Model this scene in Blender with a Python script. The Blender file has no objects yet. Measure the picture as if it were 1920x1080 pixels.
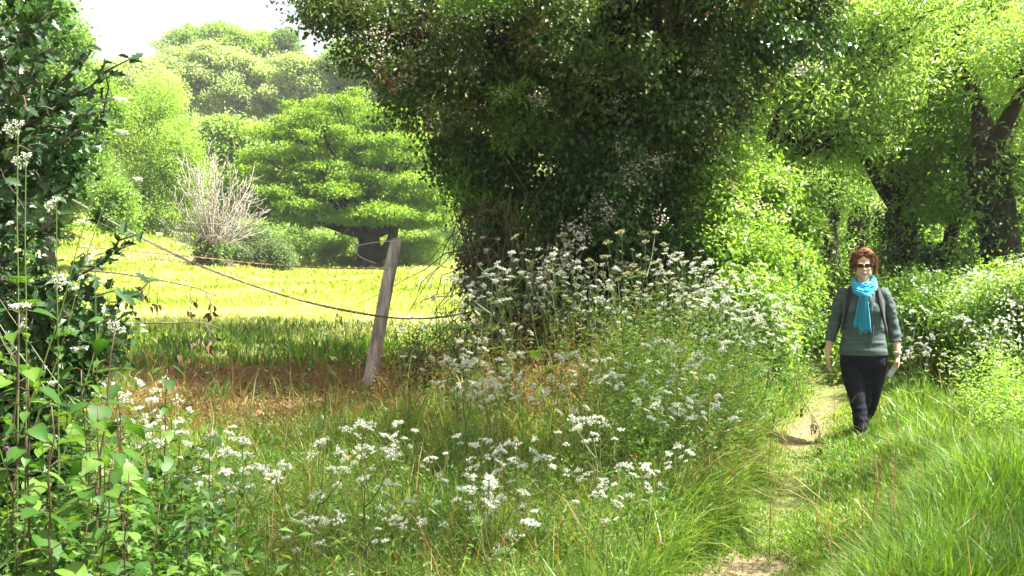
import bpy, bmesh, math, random
import numpy as np
from mathutils import Vector, Matrix, noise

# ------------------------------------------------------------------ scene
sc = bpy.context.scene
COL = sc.collection
R = math.radians
F = 2133.0           # focal length in photo pixels
CAMZ = 1.6
HZ = 473.0           # horizon row in the photo

cam_d = bpy.data.cameras.new('camera')
cam = bpy.data.objects.new('camera', cam_d)
COL.objects.link(cam)
cam.location = (0, 0, CAMZ)
cam.rotation_euler = (R(90), 0, 0)
cam_d.sensor_width = 36
cam_d.lens = 40
cam_d.shift_y = -(540 - HZ) / 1920
cam_d.clip_start = 0.05
cam_d.clip_end = 2000
sc.camera = cam

SUN_AZ = 98.0        # degrees clockwise from the view direction (+Y)
SUN_EL = 57.0
w = bpy.data.worlds.new('World')
sc.world = w
w.use_nodes = True
nt = w.node_tree
bg = nt.nodes['Background']
sky = nt.nodes.new('ShaderNodeTexSky')
sky.sky_type = 'NISHITA'
sky.sun_disc = False
sky.sun_elevation = R(SUN_EL)
sky.sun_rotation = R(SUN_AZ)
sky.dust_density = 4.0
sky.air_density = 1.0
sky.ozone_density = 0.6
hs = nt.nodes.new('ShaderNodeHueSaturation')      # thin white summer veil: a pale sky
hs.inputs['Saturation'].default_value = 0.35
nt.links.new(sky.outputs[0], hs.inputs['Color'])
nt.links.new(hs.outputs[0], bg.inputs[0])
bg.inputs[1].default_value = 0.062

sd = bpy.data.lights.new('sun', 'SUN')
sd.energy = 5.0
sd.angle = R(0.6)
sd.color = (1.0, 0.95, 0.84)
sun = bpy.data.objects.new('sun', sd)
COL.objects.link(sun)
ld = Vector((math.sin(R(SUN_AZ)) * math.cos(R(SUN_EL)), math.cos(R(SUN_AZ)) * math.cos(R(SUN_EL)), math.sin(R(SUN_EL))))
sun.rotation_euler = ld.to_track_quat('Z', 'Y').to_euler()
sun.location = (20, 30, 40)

sc.view_settings.view_transform = 'Standard'
sc.view_settings.look = 'None'
sc.view_settings.gamma = 1
sc.view_settings.exposure = 2.35
sc.render.engine = 'CYCLES'
cy = sc.cycles
cy.max_bounces = 7
cy.diffuse_bounces = 4
cy.glossy_bounces = 2
cy.transmission_bounces = 5
cy.transparent_max_bounces = 8
cy.caustics_reflective = False
cy.caustics_refractive = False
cy.sample_clamp_indirect = 6

RNG = np.random.default_rng(7)
random.seed(7)


# ------------------------------------------------------------------ helpers
def px(pxx, py, D):
    """a photo pixel at distance D as a world point"""
    return np.array([(pxx - 960) / F * D, D, CAMZ - (py - HZ) / F * D])


def tag(o, label=None, cat=None, group=None, kind=None):
    if label: o['label'] = label
    if cat: o['category'] = cat
    if group: o['group'] = group
    if kind: o['kind'] = kind
    return o


def empty(name, loc=(0, 0, 0), rz=0, label=None, cat=None, group=None):
    o = bpy.data.objects.new(name, None)
    COL.objects.link(o)
    o.empty_display_size = 0.1
    o.location = loc
    o.rotation_euler = (0, 0, rz)
    return tag(o, label, cat, group)


def build(name, V, polys, mat, parent=None, tint=None, smooth=False):
    """polys: list of int arrays (n,k). One mesh object."""
    V = np.asarray(V, dtype=np.float32)
    me = bpy.data.meshes.new(name)
    if isinstance(polys, np.ndarray): polys = [polys]
    polys = [np.asarray(p, dtype=np.int32) for p in polys if len(p)]
    idx = np.concatenate([p.ravel() for p in polys])
    cnt = np.concatenate([np.full(len(p), p.shape[1], dtype=np.int32) for p in polys])
    start = np.concatenate([[0], np.cumsum(cnt)[:-1]]).astype(np.int32)
    me.vertices.add(len(V)); me.vertices.foreach_set('co', V.ravel())
    me.loops.add(len(idx)); me.loops.foreach_set('vertex_index', idx)
    me.polygons.add(len(cnt)); me.polygons.foreach_set('loop_start', start)
    me.polygons.foreach_set('use_smooth', np.full(len(cnt), smooth, dtype=bool))
    me.update(calc_edges=True)
    if tint is not None:
        a = me.attributes.new('tint', 'FLOAT', 'POINT')
        a.data.foreach_set('value', np.asarray(tint, dtype=np.float32))
    me.materials.append(mat)
    o = bpy.data.objects.new(name, me)
    COL.objects.link(o)
    if parent is not None: o.parent = parent
    return o


class Geo:
    """collects vertices, faces and tints"""
    def __init__(s): s.V = []; s.P = {}; s.T = []; s.n = 0

    def add(s, V, P, t=0.5):
        V = np.asarray(V, dtype=np.float64).reshape(-1, 3)
        for p in (P if isinstance(P, list) else [P]):
            p = np.asarray(p)
            s.P.setdefault(p.shape[1], []).append(p + s.n)
        s.V.append(V)
        s.T.append(np.full(len(V), t) if np.isscalar(t) else np.asarray(t))
        s.n += len(V)

    def obj(s, name, mat, parent=None, smooth=False):
        return build(name, np.concatenate(s.V), [np.concatenate(v) for v in s.P.values()], mat, parent,
                     np.concatenate(s.T), smooth)


def nrm(a):
    return a / np.maximum(np.linalg.norm(a, axis=-1, keepdims=True), 1e-9)


def tube(g, pts, rad, sides=6, t=0.5, cap=True):
    pts = np.asarray(pts, float); n = len(pts)
    rad = np.full(n, rad) if np.isscalar(rad) else np.asarray(rad, float)
    tan = nrm(np.gradient(pts, axis=0))
    up = np.array([0., 0., 1.]) if abs(tan[0][2]) < .9 else np.array([1., 0, 0])
    a = nrm(np.cross(tan[0], up)[None])[0]
    ang = np.arange(sides) / sides * 2 * math.pi
    V = []
    for i in range(n):
        a = a - tan[i] * a.dot(tan[i]); a /= max(np.linalg.norm(a), 1e-9)
        b = np.cross(tan[i], a)
        V.append(pts[i] + rad[i] * (np.cos(ang)[:, None] * a + np.sin(ang)[:, None] * b))
    V = np.concatenate(V)
    q = []
    for i in range(n - 1):
        for k in range(sides):
            k2 = (k + 1) % sides
            q.append((i * sides + k, i * sides + k2, (i + 1) * sides + k2, (i + 1) * sides + k))
    P = [np.array(q)]
    if cap:
        V = np.concatenate([V, pts[:1], pts[-1:]])
        c0, c1 = n * sides, n * sides + 1
        P.append(np.array([(c0, (k + 1) % sides, k) for k in range(sides)] +
                          [(c1, (n - 1) * sides + k, (n - 1) * sides + (k + 1) % sides) for k in range(sides)]))
    g.add(V, P, t)


def curve(p0, p1, n=6, sag=0.0, wob=0.0, up=0.0, rng=RNG):
    """a bent line of points from p0 to p1"""
    p0 = np.asarray(p0, float); p1 = np.asarray(p1, float)
    t = np.linspace(0, 1, n)[:, None]
    P = p0 * (1 - t) + p1 * t
    P[:, 2] += (up - sag) * 4 * (t * (1 - t))[:, 0]
    if wob:
        wv = rng.normal(0, wob, (n, 3)); wv[0] = 0; wv[-1] = 0
        P += wv
    return P


def leafgeo(P, D, U, L, W, fold=.2, wide=.45, tint=None):
    """kite leaves: 4 verts, 2 triangles each"""
    n = len(P)
    D = nrm(D); S = nrm(np.cross(D, U)); U = np.cross(S, D)
    L = np.broadcast_to(np.asarray(L, float), (n,))[:, None]
    W = np.broadcast_to(np.asarray(W, float), (n,))[:, None]
    m = P + D * L * wide
    V = np.stack([P, m + S * W / 2 + U * fold * W, P + D * L - U * L * .08, m - S * W / 2 + U * fold * W], 1).reshape(-1, 3)
    b = np.arange(n)[:, None] * 4
    T = np.concatenate([b + [0, 1, 2], b + [0, 2, 3]])
    tt = np.repeat(np.full(n, .5) if tint is None else tint, 4)
    return V, T, tt


def cluster_leaves(C, O, per, spread, flat, L, W, droop=.2, outw=.6, upn=.9, rng=RNG, fold=.2, ct=None, wide=.45, jit=.25):
    """C cluster centres, O outward directions"""
    m = len(C)
    idx = np.repeat(np.arange(m), per); n = len(idx)
    off = rng.normal(0, 1, (n, 3)) * spread
    off[:, 2] *= flat
    P = C[idx] + off
    D = O[idx] * outw + nrm(rng.normal(0, 1, (n, 3))) * .8 + np.array([0, 0, -droop])
    U = np.array([0, 0, upn]) + O[idx] * .35 + rng.normal(0, .45, (n, 3))
    s = rng.uniform(1 - jit, 1 + jit, n)
    ct = rng.uniform(0, 1, m) if ct is None else ct
    t = np.clip(ct[idx] * .6 + rng.uniform(0, 1, n) * .4, 0, 1)
    return leafgeo(P, D, U, L * s, W * s, fold, wide, t)


def lobepts(lobes, n, rng=RNG, shell=.5, nz=0.0, nzs=1.0, cut=None):
    lb = np.array([l[:6] for l in lobes], float)
    wt = np.array([l[6] if len(l) > 6 else (l[3] * l[4] * l[5]) ** (2 / 3) for l in lobes]); wt = wt / wt.sum()
    k = rng.choice(len(lb), n, p=wt)
    u = nrm(rng.normal(0, 1, (n, 3)))
    r = 1 - shell * rng.uniform(0, 1, n) ** 1.6
    p = lb[k, :3] + u * r[:, None] * lb[k, 3:6]
    o = nrm(u / lb[k, 3:6])
    if nz:
        v = np.array([noise.noise(Vector(q / nzs)) for q in p])
        keep = v > -nz
        p, o = p[keep], o[keep]
    if cut is not None:
        keep = cut(p); p, o = p[keep], o[keep]
    return p, o


def nz3(co, sc_, seed=0.0):
    return np.array([noise.noise(Vector((p[0] * sc_[0] + seed, p[1] * sc_[1], p[2] * sc_[2]))) for p in co])


def lumps(lobes, k, rng, lo=.20, hi=.42, core=.12):
    """break each ellipsoid lobe into many smaller ones so that the outline is uneven"""
    out = []
    for l in lobes:
        w0 = l[6] if len(l) > 6 else (l[3] * l[4] * l[5]) ** (2 / 3)
        out.append((l[0], l[1], l[2], l[3] * .6, l[4] * .6, l[5] * .6, w0 * core))
        ks = rng.uniform(lo, hi, k) * rng.choice([.75, 1, 1.15], k)
        wt = ks ** 2 / (ks ** 2).sum() * w0 * (1 - core)
        for i in range(k):
            u = nrm(rng.normal(0, 1, (1, 3)))[0]; r = rng.uniform(.55, 1.0)
            out.append((l[0] + u[0] * l[3] * r, l[1] + u[1] * l[4] * r, l[2] + u[2] * l[5] * r, l[3] * ks[i], l[4] * ks[i], l[5] * ks[i] * rng.uniform(.6, .95), wt[i]))
    return out


# ------------------------------------------------------------------ materials
def newmat(name):
    m = bpy.data.materials.new(name); m.use_nodes = True
    t = m.node_tree
    for n in list(t.nodes): t.nodes.remove(n)
    out = t.nodes.new('ShaderNodeOutputMaterial')
    return m, t, out


def ramp(t, cols):
    r = t.nodes.new('ShaderNodeValToRGB')
    e = r.color_ramp.elements
    while len(e) < len(cols): e.new(.5)
    for i, c in enumerate(cols):
        if len(c) == 4: e[i].position = c[3]
        else: e[i].position = i / max(1, len(cols) - 1)
        e[i].color = (c[0], c[1], c[2], 1)
    return r


def leafmat(name, cols, trans=(1.5, 1.55, .6), t=.45, rough=.45, spec=.4):
    m, nt, out = newmat(name)
    a = nt.nodes.new('ShaderNodeAttribute'); a.attribute_name = 'tint'
    r = ramp(nt, cols)
    nt.links.new(a.outputs['Fac'], r.inputs[0])
    p = nt.nodes.new('ShaderNodeBsdfPrincipled')
    p.inputs['Roughness'].default_value = rough
    p.inputs['Specular IOR Level'].default_value = spec
    nt.links.new(r.outputs[0], p.inputs['Base Color'])
    mul = nt.nodes.new('ShaderNodeMix'); mul.data_type = 'RGBA'; mul.blend_type = 'MULTIPLY'
    mul.inputs[0].default_value = 1
    nt.links.new(r.outputs[0], mul.inputs[6]); mul.inputs[7].default_value = (*trans, 1)
    tr = nt.nodes.new('ShaderNodeBsdfTranslucent')
    nt.links.new(mul.outputs[2], tr.inputs[0])
    mx = nt.nodes.new('ShaderNodeMixShader'); mx.inputs[0].default_value = t
    nt.links.new(p.outputs[0], mx.inputs[1]); nt.links.new(tr.outputs[0], mx.inputs[2])
    nt.links.new(mx.outputs[0], out.inputs[0])
    return m


def roughmat(name, cols, scale=6, rough=.85, bump=.4, stretch=(1, 1, 1), spec=.3, detail=6, dist=.02):
    m, nt, out = newmat(name)
    tc = nt.nodes.new('ShaderNodeTexCoord')
    mp = nt.nodes.new('ShaderNodeMapping'); mp.inputs['Scale'].default_value = stretch
    nt.links.new(tc.outputs['Object'], mp.inputs[0])
    n = nt.nodes.new('ShaderNodeTexNoise'); n.inputs['Scale'].default_value = scale; n.inputs['Detail'].default_value = detail
    n.inputs['Roughness'].default_value = .65
    nt.links.new(mp.outputs[0], n.inputs[0])
    k = len(cols)
    r = ramp(nt, [(*c, .3 + .4 * i / max(1, k - 1)) for i, c in enumerate(cols)])
    nt.links.new(n.outputs[0], r.inputs[0])
    p = nt.nodes.new('ShaderNodeBsdfPrincipled'); p.inputs['Roughness'].default_value = rough
    p.inputs['Specular IOR Level'].default_value = spec
    nt.links.new(r.outputs[0], p.inputs['Base Color'])
    b = nt.nodes.new('ShaderNodeBump'); b.inputs['Strength'].default_value = bump; b.inputs['Distance'].default_value = dist
    nt.links.new(n.outputs[0], b.inputs['Height']); nt.links.new(b.outputs[0], p.inputs['Normal'])
    nt.links.new(p.outputs[0], out.inputs[0])
    return m


M = {}
# foliage (dark -> light by leaf)
M['ivy'] = leafmat('ivy_leaf', [(.016, .048, .013), (.034, .09, .02), (.06, .14, .032)], t=.22, rough=.3, spec=.6)
M['hawthorn'] = leafmat('hawthorn_leaf', [(.022, .055, .011), (.05, .105, .018), (.085, .13, .03), (.12, .095, .033)], t=.28, rough=.45)
M['sprig'] = leafmat('sprig_leaf', [(.07, .15, .02), (.11, .22, .035), (.19, .31, .06)], t=.35, rough=.45)
M['deadleaf'] = leafmat('dead_leaf', [(.10, .06, .03), (.16, .10, .05), (.07, .05, .03)], trans=(1.2, .9, .6), t=.25, rough=.7)
M['holly'] = leafmat('holly_leaf', [(.010, .026, .009), (.018, .045, .014), (.03, .07, .02)], t=.12, rough=.42, spec=.35)
M['hornbeam'] = leafmat('hornbeam_leaf', [(.10, .19, .015), (.17, .28, .025), (.28, .37, .05)], t=.5, rough=.5)
M['limetree'] = leafmat('lime_leaf', [(.20, .32, .06), (.28, .40, .09), (.38, .48, .14)], t=.5, rough=.55)
M['fartree'] = leafmat('far_leaf', [(.14, .24, .06), (.24, .35, .10), (.36, .45, .17)], t=.45, rough=.6)
M['farpale'] = leafmat('far_pale_leaf', [(.22, .31, .12), (.34, .42, .20), (.48, .53, .32)], t=.45, rough=.55)
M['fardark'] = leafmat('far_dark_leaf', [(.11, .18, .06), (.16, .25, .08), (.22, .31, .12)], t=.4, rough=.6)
M['ash'] = leafmat('ash_leaf', [(.09, .18, .045), (.21, .33, .09), (.42, .50, .24)], t=.5, rough=.36, spec=.6)
M['shrub'] = leafmat('shrub_leaf', [(.09, .18, .03), (.18, .30, .055), (.32, .42, .13)], t=.5, rough=.45, spec=.5)
M['greyshrub'] = leafmat('grey_shrub_leaf', [(.09, .14, .06), (.13, .19, .08), (.18, .24, .11)], t=.35, rough=.6)
M['weed'] = leafmat('weed_leaf', [(.03, .08, .01), (.08, .16, .02), (.16, .26, .035)], t=.42, rough=.5)
M['broad'] = leafmat('broad_leaf', [(.025, .075, .012), (.05, .125, .018), (.12, .21, .035)], t=.42, rough=.5, spec=.3)
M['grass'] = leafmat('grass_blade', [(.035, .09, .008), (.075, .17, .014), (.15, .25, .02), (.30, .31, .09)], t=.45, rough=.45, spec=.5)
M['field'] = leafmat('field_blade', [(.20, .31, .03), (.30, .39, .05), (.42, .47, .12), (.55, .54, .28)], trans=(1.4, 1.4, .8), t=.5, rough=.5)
M['drygrass'] = leafmat('dry_blade', [(.16, .15, .04), (.24, .18, .06), (.28, .14, .05), (.34, .26, .11)], trans=(1.2, 1.1, .6), t=.4, rough=.6)
M['straw'] = leafmat('orange_straw_blade', [(.30, .26, .06), (.42, .24, .07), (.46, .36, .12)], trans=(1.2, 1.1, .6), t=.4, rough=.6)
M['petal'] = leafmat('white_petal', [(.42, .44, .34), (.62, .64, .56), (.80, .80, .74)], trans=(1, 1, .95), t=.3, rough=.6, spec=.2)
M['cream'] = leafmat('cream_petal', [(.42, .40, .22), (.55, .52, .32), (.65, .62, .45)], trans=(1, 1, .7), t=.35, rough=.7, spec=.2)
M['pinkpetal'] = leafmat('pale_pink_petal', [(.50, .38, .34), (.66, .56, .52), (.76, .70, .66)], trans=(1, .95, .9), t=.3, rough=.6, spec=.2)
M['yellow'] = leafmat('yellow_petal', [(.75, .45, .02), (.85, .55, .03)], trans=(1, 1, .6), t=.3, rough=.6)
M['stem'] = leafmat('plant_stem', [(.05, .10, .02), (.09, .13, .03), (.13, .11, .04)], t=.1, rough=.5)
M['redstem'] = leafmat('red_brown_stem', [(.035, .028, .015), (.06, .035, .02), (.05, .06, .02)], t=.05, rough=.5)
M['drystem'] = leafmat('dry_stem', [(.18, .13, .07), (.26, .20, .11), (.34, .28, .17)], t=.1, rough=.7)
# bark and wood
M['bark'] = roughmat('bark', [(.02, .015, .01), (.06, .045, .03), (.13, .10, .07)], 9, bump=.9, stretch=(1, 1, .3), dist=.06)
M['darkbark'] = roughmat('dark_bark', [(.008, .006, .004), (.028, .020, .013), (.06, .044, .028)], 9, bump=.9, stretch=(1, 1, .3), dist=.06)
M['palebark'] = roughmat('pale_bark', [(.24, .205, .175), (.34, .30, .26), (.44, .40, .35)], 8, bump=.5, stretch=(1, 1, .3))
M['twig'] = roughmat('twig', [(.05, .035, .025), (.11, .08, .055)], 20, bump=.3)
M['drytwig'] = roughmat('dry_twig', [(.07, .055, .04), (.15, .12, .09)], 20, bump=.3)


# ------------------------------------------------------------------ terrain
def sm(t):
    t = np.clip(t, 0, 1); return t * t * (3 - 2 * t)


def pathx(y):
    return 1.18 + (y - 5.8) * .335 + .06 * np.sin(y * 1.1)


def gh(x, y):
    x = np.asarray(x, float); y = np.asarray(y, float)
    h = .30 * sm((y - 13.5) / 5) + .34 * sm((y - 19) / 40)
    h = h + np.maximum(0, -x - 10) * .19 * sm((y - 34) / 26) * sm((92 - y) / 20)
    h = h + .40 * np.clip(y - 86, 0, 52)
    # flowery bank between the tree and the path
    d = x - pathx(y)
    h = h + .32 * sm((-.35 - d) / .9) * sm((d + 4.2) / 1.6) * sm((y - 6.8) / 3) * sm((17 - y) / 3)
    # bank on the far side of the lane
    h = h + .55 * sm((d - 1.75) / 1.5) * sm((y - 9) / 4)
    h = h + .03 * np.sin(x * 2.3 + y * 1.1) * np.sin(y * 1.7 - x) + .015 * np.sin(x * 7 + 1) * np.sin(y * 6)
    h = h - .05 * np.exp(-(d / .28) ** 2)
    return h


def axis(segs):
    out = []
    for a, b, s in segs: out += list(np.arange(a, b, s))
    return np.array(out + [segs[-1][1]])


gx = axis([(-340, -100, 40), (-100, -20, 4), (-20, -4, .8), (-4, 6, .09), (6, 20, .8), (20, 100, 4), (100, 340, 40)])
gy = axis([(-60, -20, 20), (-20, 3, 1.5), (3, 14, .09), (14, 24, .5), (24, 170, 2.5), (170, 560, 50)])
GX, GY = np.meshgrid(gx, gy)
GZ = gh(GX, GY)
V = np.stack([GX, GY, GZ], -1).reshape(-1, 3)
nx, ny = len(gx), len(gy)
ii, jj = np.meshgrid(np.arange(nx - 1), np.arange(ny - 1))
b = (jj * nx + ii).ravel()
Q = np.stack([b, b + 1, b + nx + 1, b + nx], 1)
m, nt, out = newmat('ground')
a1 = nt.nodes.new('ShaderNodeAttribute'); a1.attribute_name = 'tint'     # soil of the trodden path
a2 = nt.nodes.new('ShaderNodeAttribute'); a2.attribute_name = 'litter'   # dead litter
tc = nt.nodes.new('ShaderNodeTexCoord')
n1 = nt.nodes.new('ShaderNodeTexNoise'); n1.inputs['Scale'].default_value = 9; n1.inputs['Detail'].default_value = 8
n2 = nt.nodes.new('ShaderNodeTexNoise'); n2.inputs['Scale'].default_value = 38; n2.inputs['Detail'].default_value = 6
nt.links.new(tc.outputs['Object'], n1.inputs[0]); nt.links.new(tc.outputs['Object'], n2.inputs[0])
rg = ramp(nt, [(.05, .07, .02, .3), (.12, .15, .035, .55), (.16, .18, .05, .7)])
rs = ramp(nt, [(.06, .04, .025, .3), (.20, .14, .09, .5), (.38, .29, .20, .75)])
rl = ramp(nt, [(.06, .03, .015, .3), (.17, .085, .04, .5), (.26, .16, .08, .7)])
nt.links.new(n1.outputs[0], rg.inputs[0]); nt.links.new(n2.outputs[0], rs.inputs[0]); nt.links.new(n2.outputs[0], rl.inputs[0])
mx1 = nt.nodes.new('ShaderNodeMix'); mx1.data_type = 'RGBA'
mx2 = nt.nodes.new('ShaderNodeMix'); mx2.data_type = 'RGBA'
nt.links.new(a2.outputs['Fac'], mx1.inputs[0]); nt.links.new(rg.outputs[0], mx1.inputs[6]); nt.links.new(rl.outputs[0], mx1.inputs[7])
nt.links.new(a1.outputs['Fac'], mx2.inputs[0]); nt.links.new(mx1.outputs[2], mx2.inputs[6]); nt.links.new(rs.outputs[0], mx2.inputs[7])
p = nt.nodes.new('ShaderNodeBsdfPrincipled'); p.inputs['Roughness'].default_value = .95
p.inputs['Specular IOR Level'].default_value = .15
bp = nt.nodes.new('ShaderNodeBump'); bp.inputs['Strength'].default_value = .8; bp.inputs['Distance'].default_value = .03
nt.links.new(n2.outputs[0], bp.inputs['Height']); nt.links.new(bp.outputs[0], p.inputs['Normal'])
nt.links.new(mx2.outputs[2], p.inputs['Base Color']); nt.links.new(p.outputs[0], out.inputs[0])


def soil_at(x, y):
    d = x - pathx(y)
    return np.clip(1.25 * np.exp(-(d / np.interp(y, [5, 6.1, 6.8], [.42, .36, .22])) ** 2) * np.interp(y, [5.0, 6.0, 6.4, 9.0, 9.7, 11.5, 13.0, 30], [1, 1, .10, .15, .75, .6, .15, .05]), 0, 1)


def litter_at(x, y):
    v = sm((y - 8.2) / 1.6) * sm((15.8 - y) / 1.2) * sm((x + 4.6) / .6) * sm((1.6 - x) / 1.0)
    return np.clip(v, 0, 1)


g = build('ground', V, Q, m, None, soil_at(V[:, 0], V[:, 1]), smooth=True)
at_ = g.data.attributes.new('litter', 'FLOAT', 'POINT')
at_.data.foreach_set('value', litter_at(V[:, 0], V[:, 1]).astype(np.float32))
tag(g, kind='structure')


# ------------------------------------------------------------------ trees
def limb_set(g, trunk_top, targets, r0, rng, wob=.05, up=0.1, sides=6, seg=7, r1=.12):
    for tp in targets:
        d = np.linalg.norm(np.asarray(tp) - np.asarray(trunk_top))
        P = curve(trunk_top, tp, seg, wob=wob * d * .35, up=up * d * .3, rng=rng)
        tube(g, P, np.linspace(r0, r0 * r1, seg), sides)


def trunk_geo(g, base, top, r0, r1, rng, seg=9, lump=.08, sides=14, flare=.5, knob=0.0, t=.5):
    """an uneven bark-covered trunk: ring radii vary with height and round the stem"""
    base = np.asarray(base, float); top = np.asarray(top, float)
    ts = np.linspace(0, 1, seg)
    ph = rng.uniform(0, 6.28, 6)
    V = []
    ang = np.arange(sides) / sides * 2 * math.pi
    for s in ts:
        c = base * (1 - s) + top * s + np.array([math.sin(s * 4 + ph[0]), math.cos(s * 3 + ph[1]), 0]) * r0 * .18
        r = r0 * (1 - s) + r1 * s
        r *= 1 + flare * math.exp(-s * 7) + knob * math.exp(-((s - 1) / .22) ** 2)
        rr = r * (1 + lump * (np.sin(ang * 2 + ph[2] + s * 3) + np.sin(ang * 3 + ph[3] - s * 2) + .7 * np.sin(ang * 5 + ph[4] + s * 5))
                  + rng.normal(0, lump * .35, sides))
        V.append(c + np.stack([np.cos(ang) * rr, np.sin(ang) * rr, np.zeros(sides)], 1))
    V = np.concatenate(V)
    q = [(i * sides + k, i * sides + (k + 1) % sides, (i + 1) * sides + (k + 1) % sides, (i + 1) * sides + k)
         for i in range(seg - 1) for k in range(sides)]
    last = V[-sides:]; lc_ = last.mean(0)
    for j_, (sc_, dz_) in enumerate(((.86, .30), (.55, .50))):
        V = np.concatenate([V, lc_ + (last - lc_) * sc_ + [0, 0, dz_ * r1] + rng.normal(0, r1 * .05, (sides, 3))])
        q += [((seg - 1 + j_) * sides + k, (seg - 1 + j_) * sides + (k + 1) % sides, (seg + j_) * sides + (k + 1) % sides, (seg + j_) * sides + k) for k in range(sides)]
    V = np.concatenate([V, [lc_ + np.array([0, 0, r1 * .58])]])
    P = [np.array(q), np.array([(len(V) - 1, (seg + 1) * sides + k, (seg + 1) * sides + (k + 1) % sides) for k in range(sides)])]
    g.add(V, P, t)


def tree(name, label, cat, x, y, trunk_h, tr, lobes, ncl, per, L, W, mat, spread=.3, flat=.5, droop=.2, bark='bark',
         shell=.5, nz=.0, nzs=1.0, seed=1, group=None, limbs=10, lean=(0, 0), twigs=0, knob=0, upn=.9, outw=.6, cut=None,
         twig_r=.02, limb_r=.45, z0=None, zt=False, wide=.45, lump=22):
    """a tree: tapered trunk with limbs, crown of leaf clumps. lobes are in world coordinates"""
    rng = np.random.default_rng(seed)
    z = float(gh(x, y)) - .1 if z0 is None else z0
    root = empty(name, (x, y, z), 0, label, cat, group)
    g = Geo()
    base = np.array([0., 0, 0]); top = np.array([lean[0], lean[1], trunk_h])
    trunk_geo(g, base, top, tr, tr * .75, rng, knob=knob)
    o0 = np.array([x, y, z])
    C, O = lobepts(lumps(lobes, lump, rng) if lump else lobes, ncl, rng, shell, nz, nzs, cut)
    ctr = np.array([l[:3] for l in lobes]) - o0
    ordr = rng.permutation(len(ctr))[:limbs]
    limb_set(g, top - np.array([0, 0, tr * .3]), ctr[ordr], tr * limb_r, rng)
    for i in range(twigs):
        k = rng.integers(len(C)); e = C[k] - o0
        j = ctr[np.argmin(np.linalg.norm(ctr - e, axis=1))]
        s = j * .8 + top * .2 + rng.normal(0, .1, 3)
        tube(g, curve(s, e, 5, wob=.04 * np.linalg.norm(e - s), up=.05), np.linspace(twig_r, twig_r * .25, 5), 4)
    g.obj('trunk', M[bark], root, True)
    ct = np.clip(.5 * rng.uniform(0, 1, len(C)) + .5 * (.5 + 1.1 * nz3(C, (.45, .45, .45), seed)), 0, 1)
    if zt: ct = np.clip(ct * .7 + .3 * (O[:, 2] * .5 + .5), 0, 1)  # light from above put into the leaf colour: clump tops lighter
    Vl, T, tt = cluster_leaves(C - o0, O, per, spread, flat, L, W, droop, outw, upn, rng, ct=ct, wide=wide)
    build('crown', Vl, T, M[mat], root, tt)
    return root


def PL(pxx, py, D, rpx, rpy, rd=None):
    """ellipsoid lobe seen at a photo pixel with radii in pixels"""
    c = px(pxx, py, D)
    rx = rpx / F * D; rz = rpy / F * D
    return (c[0], c[1], c[2], rx, rd if rd else rx * .9, rz)


# --- round spreading tree in the meadow
D = 60
rngH = np.random.default_rng(11)
lob = []
cx_, cz_ = px(652, 412, D)[0], px(652, 412, D)[2]
RX, RZ = 212 / F * D, 250 / F * D
for i in range(190):           # overlapping flat sprays laid over a dome
    th = rngH.uniform(0, 2 * math.pi); ph = math.acos(rngH.uniform(0.0, 1))
    r = rngH.uniform(.66, 1.02)
    sp_ = math.sin(ph) ** .7; ux, uy, uz = sp_ * math.cos(th), sp_ * math.sin(th), math.cos(ph)
    k = rngH.choice([.45, .65, .9, 1.2]) * rngH.uniform(.8, 1.2)
    lob.append((cx_ + ux * RX * r, D + uy * RX * .95 * r, cz_ + uz * RZ * r * (.95 + .05 * math.sin(th * 5)) - .1, 1.15 * k, 1.15 * k, .24 * k))
for (a_, b_, k_) in [(650, 300, 1.0), (600, 340, 1.1), (710, 330, 1.1), (650, 380, 1.2), (560, 380, .9), (760, 380, .9), (660, 230, .9)]:
    q_ = px(a_, b_, 60); lob.append((q_[0], 60, q_[2], 2.2 * k_, 2.0, 1.5 * k_, 1.6))
tree('spreading_tree', 'round spreading bright green tree with a dark forked trunk standing alone in the meadow', 'tree',
     px(688, 0, D)[0], D, 2.1, .66, lob, 8200, 16, .17, .105, 'hornbeam', spread=.17, flat=.45, droop=.35, bark='darkbark', shell=.8,
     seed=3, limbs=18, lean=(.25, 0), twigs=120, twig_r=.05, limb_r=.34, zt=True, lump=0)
# its second stem leaning to one side is a limb of the trunk
sp = [o for o in COL.objects if o.name == 'spreading_tree'][0]
g = Geo(); rr = np.random.default_rng(4)
tube(g, [(.35, -.3, .7), (.9, -.4, 1.0), (1.35, -.4, 1.7), (1.6, -.2, 2.9), (2.0, 0, 4.2)], [.34, .30, .27, .22, .1], 9)
tube(g, [(-.1, -.2, 1.8), (-.5, -.2, 2.6), (-1.1, 0, 3.4)], [.34, .25, .14], 8)
g.obj('limb', M['darkbark'], sp, True)

# --- light feathery tree left of the dead pollard
D = 62
lob = [PL(285, 240, D, 82, 95), PL(245, 300, D, 70, 110), PL(315, 320, D, 62, 100), PL(270, 400, D, 80, 50),
       PL(345, 270, D, 35, 60), PL(300, 190, D, 45, 45), PL(330, 395, D, 55, 45), PL(225, 380, D, 40, 55), PL(350, 340, D, 40, 70)]
tree('feathery_tree', 'tall feathery yellow green tree with upswept fine branches beside the dead pollard', 'tree',
     px(265, 0, D)[0], D, 2.4, .28, lob, 4200, 16, .15, .06, 'limetree', spread=.28, flat=.9, droop=-.5, seed=5, limbs=9, twigs=170,
     twig_r=.03, shell=.95, outw=.4)
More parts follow.
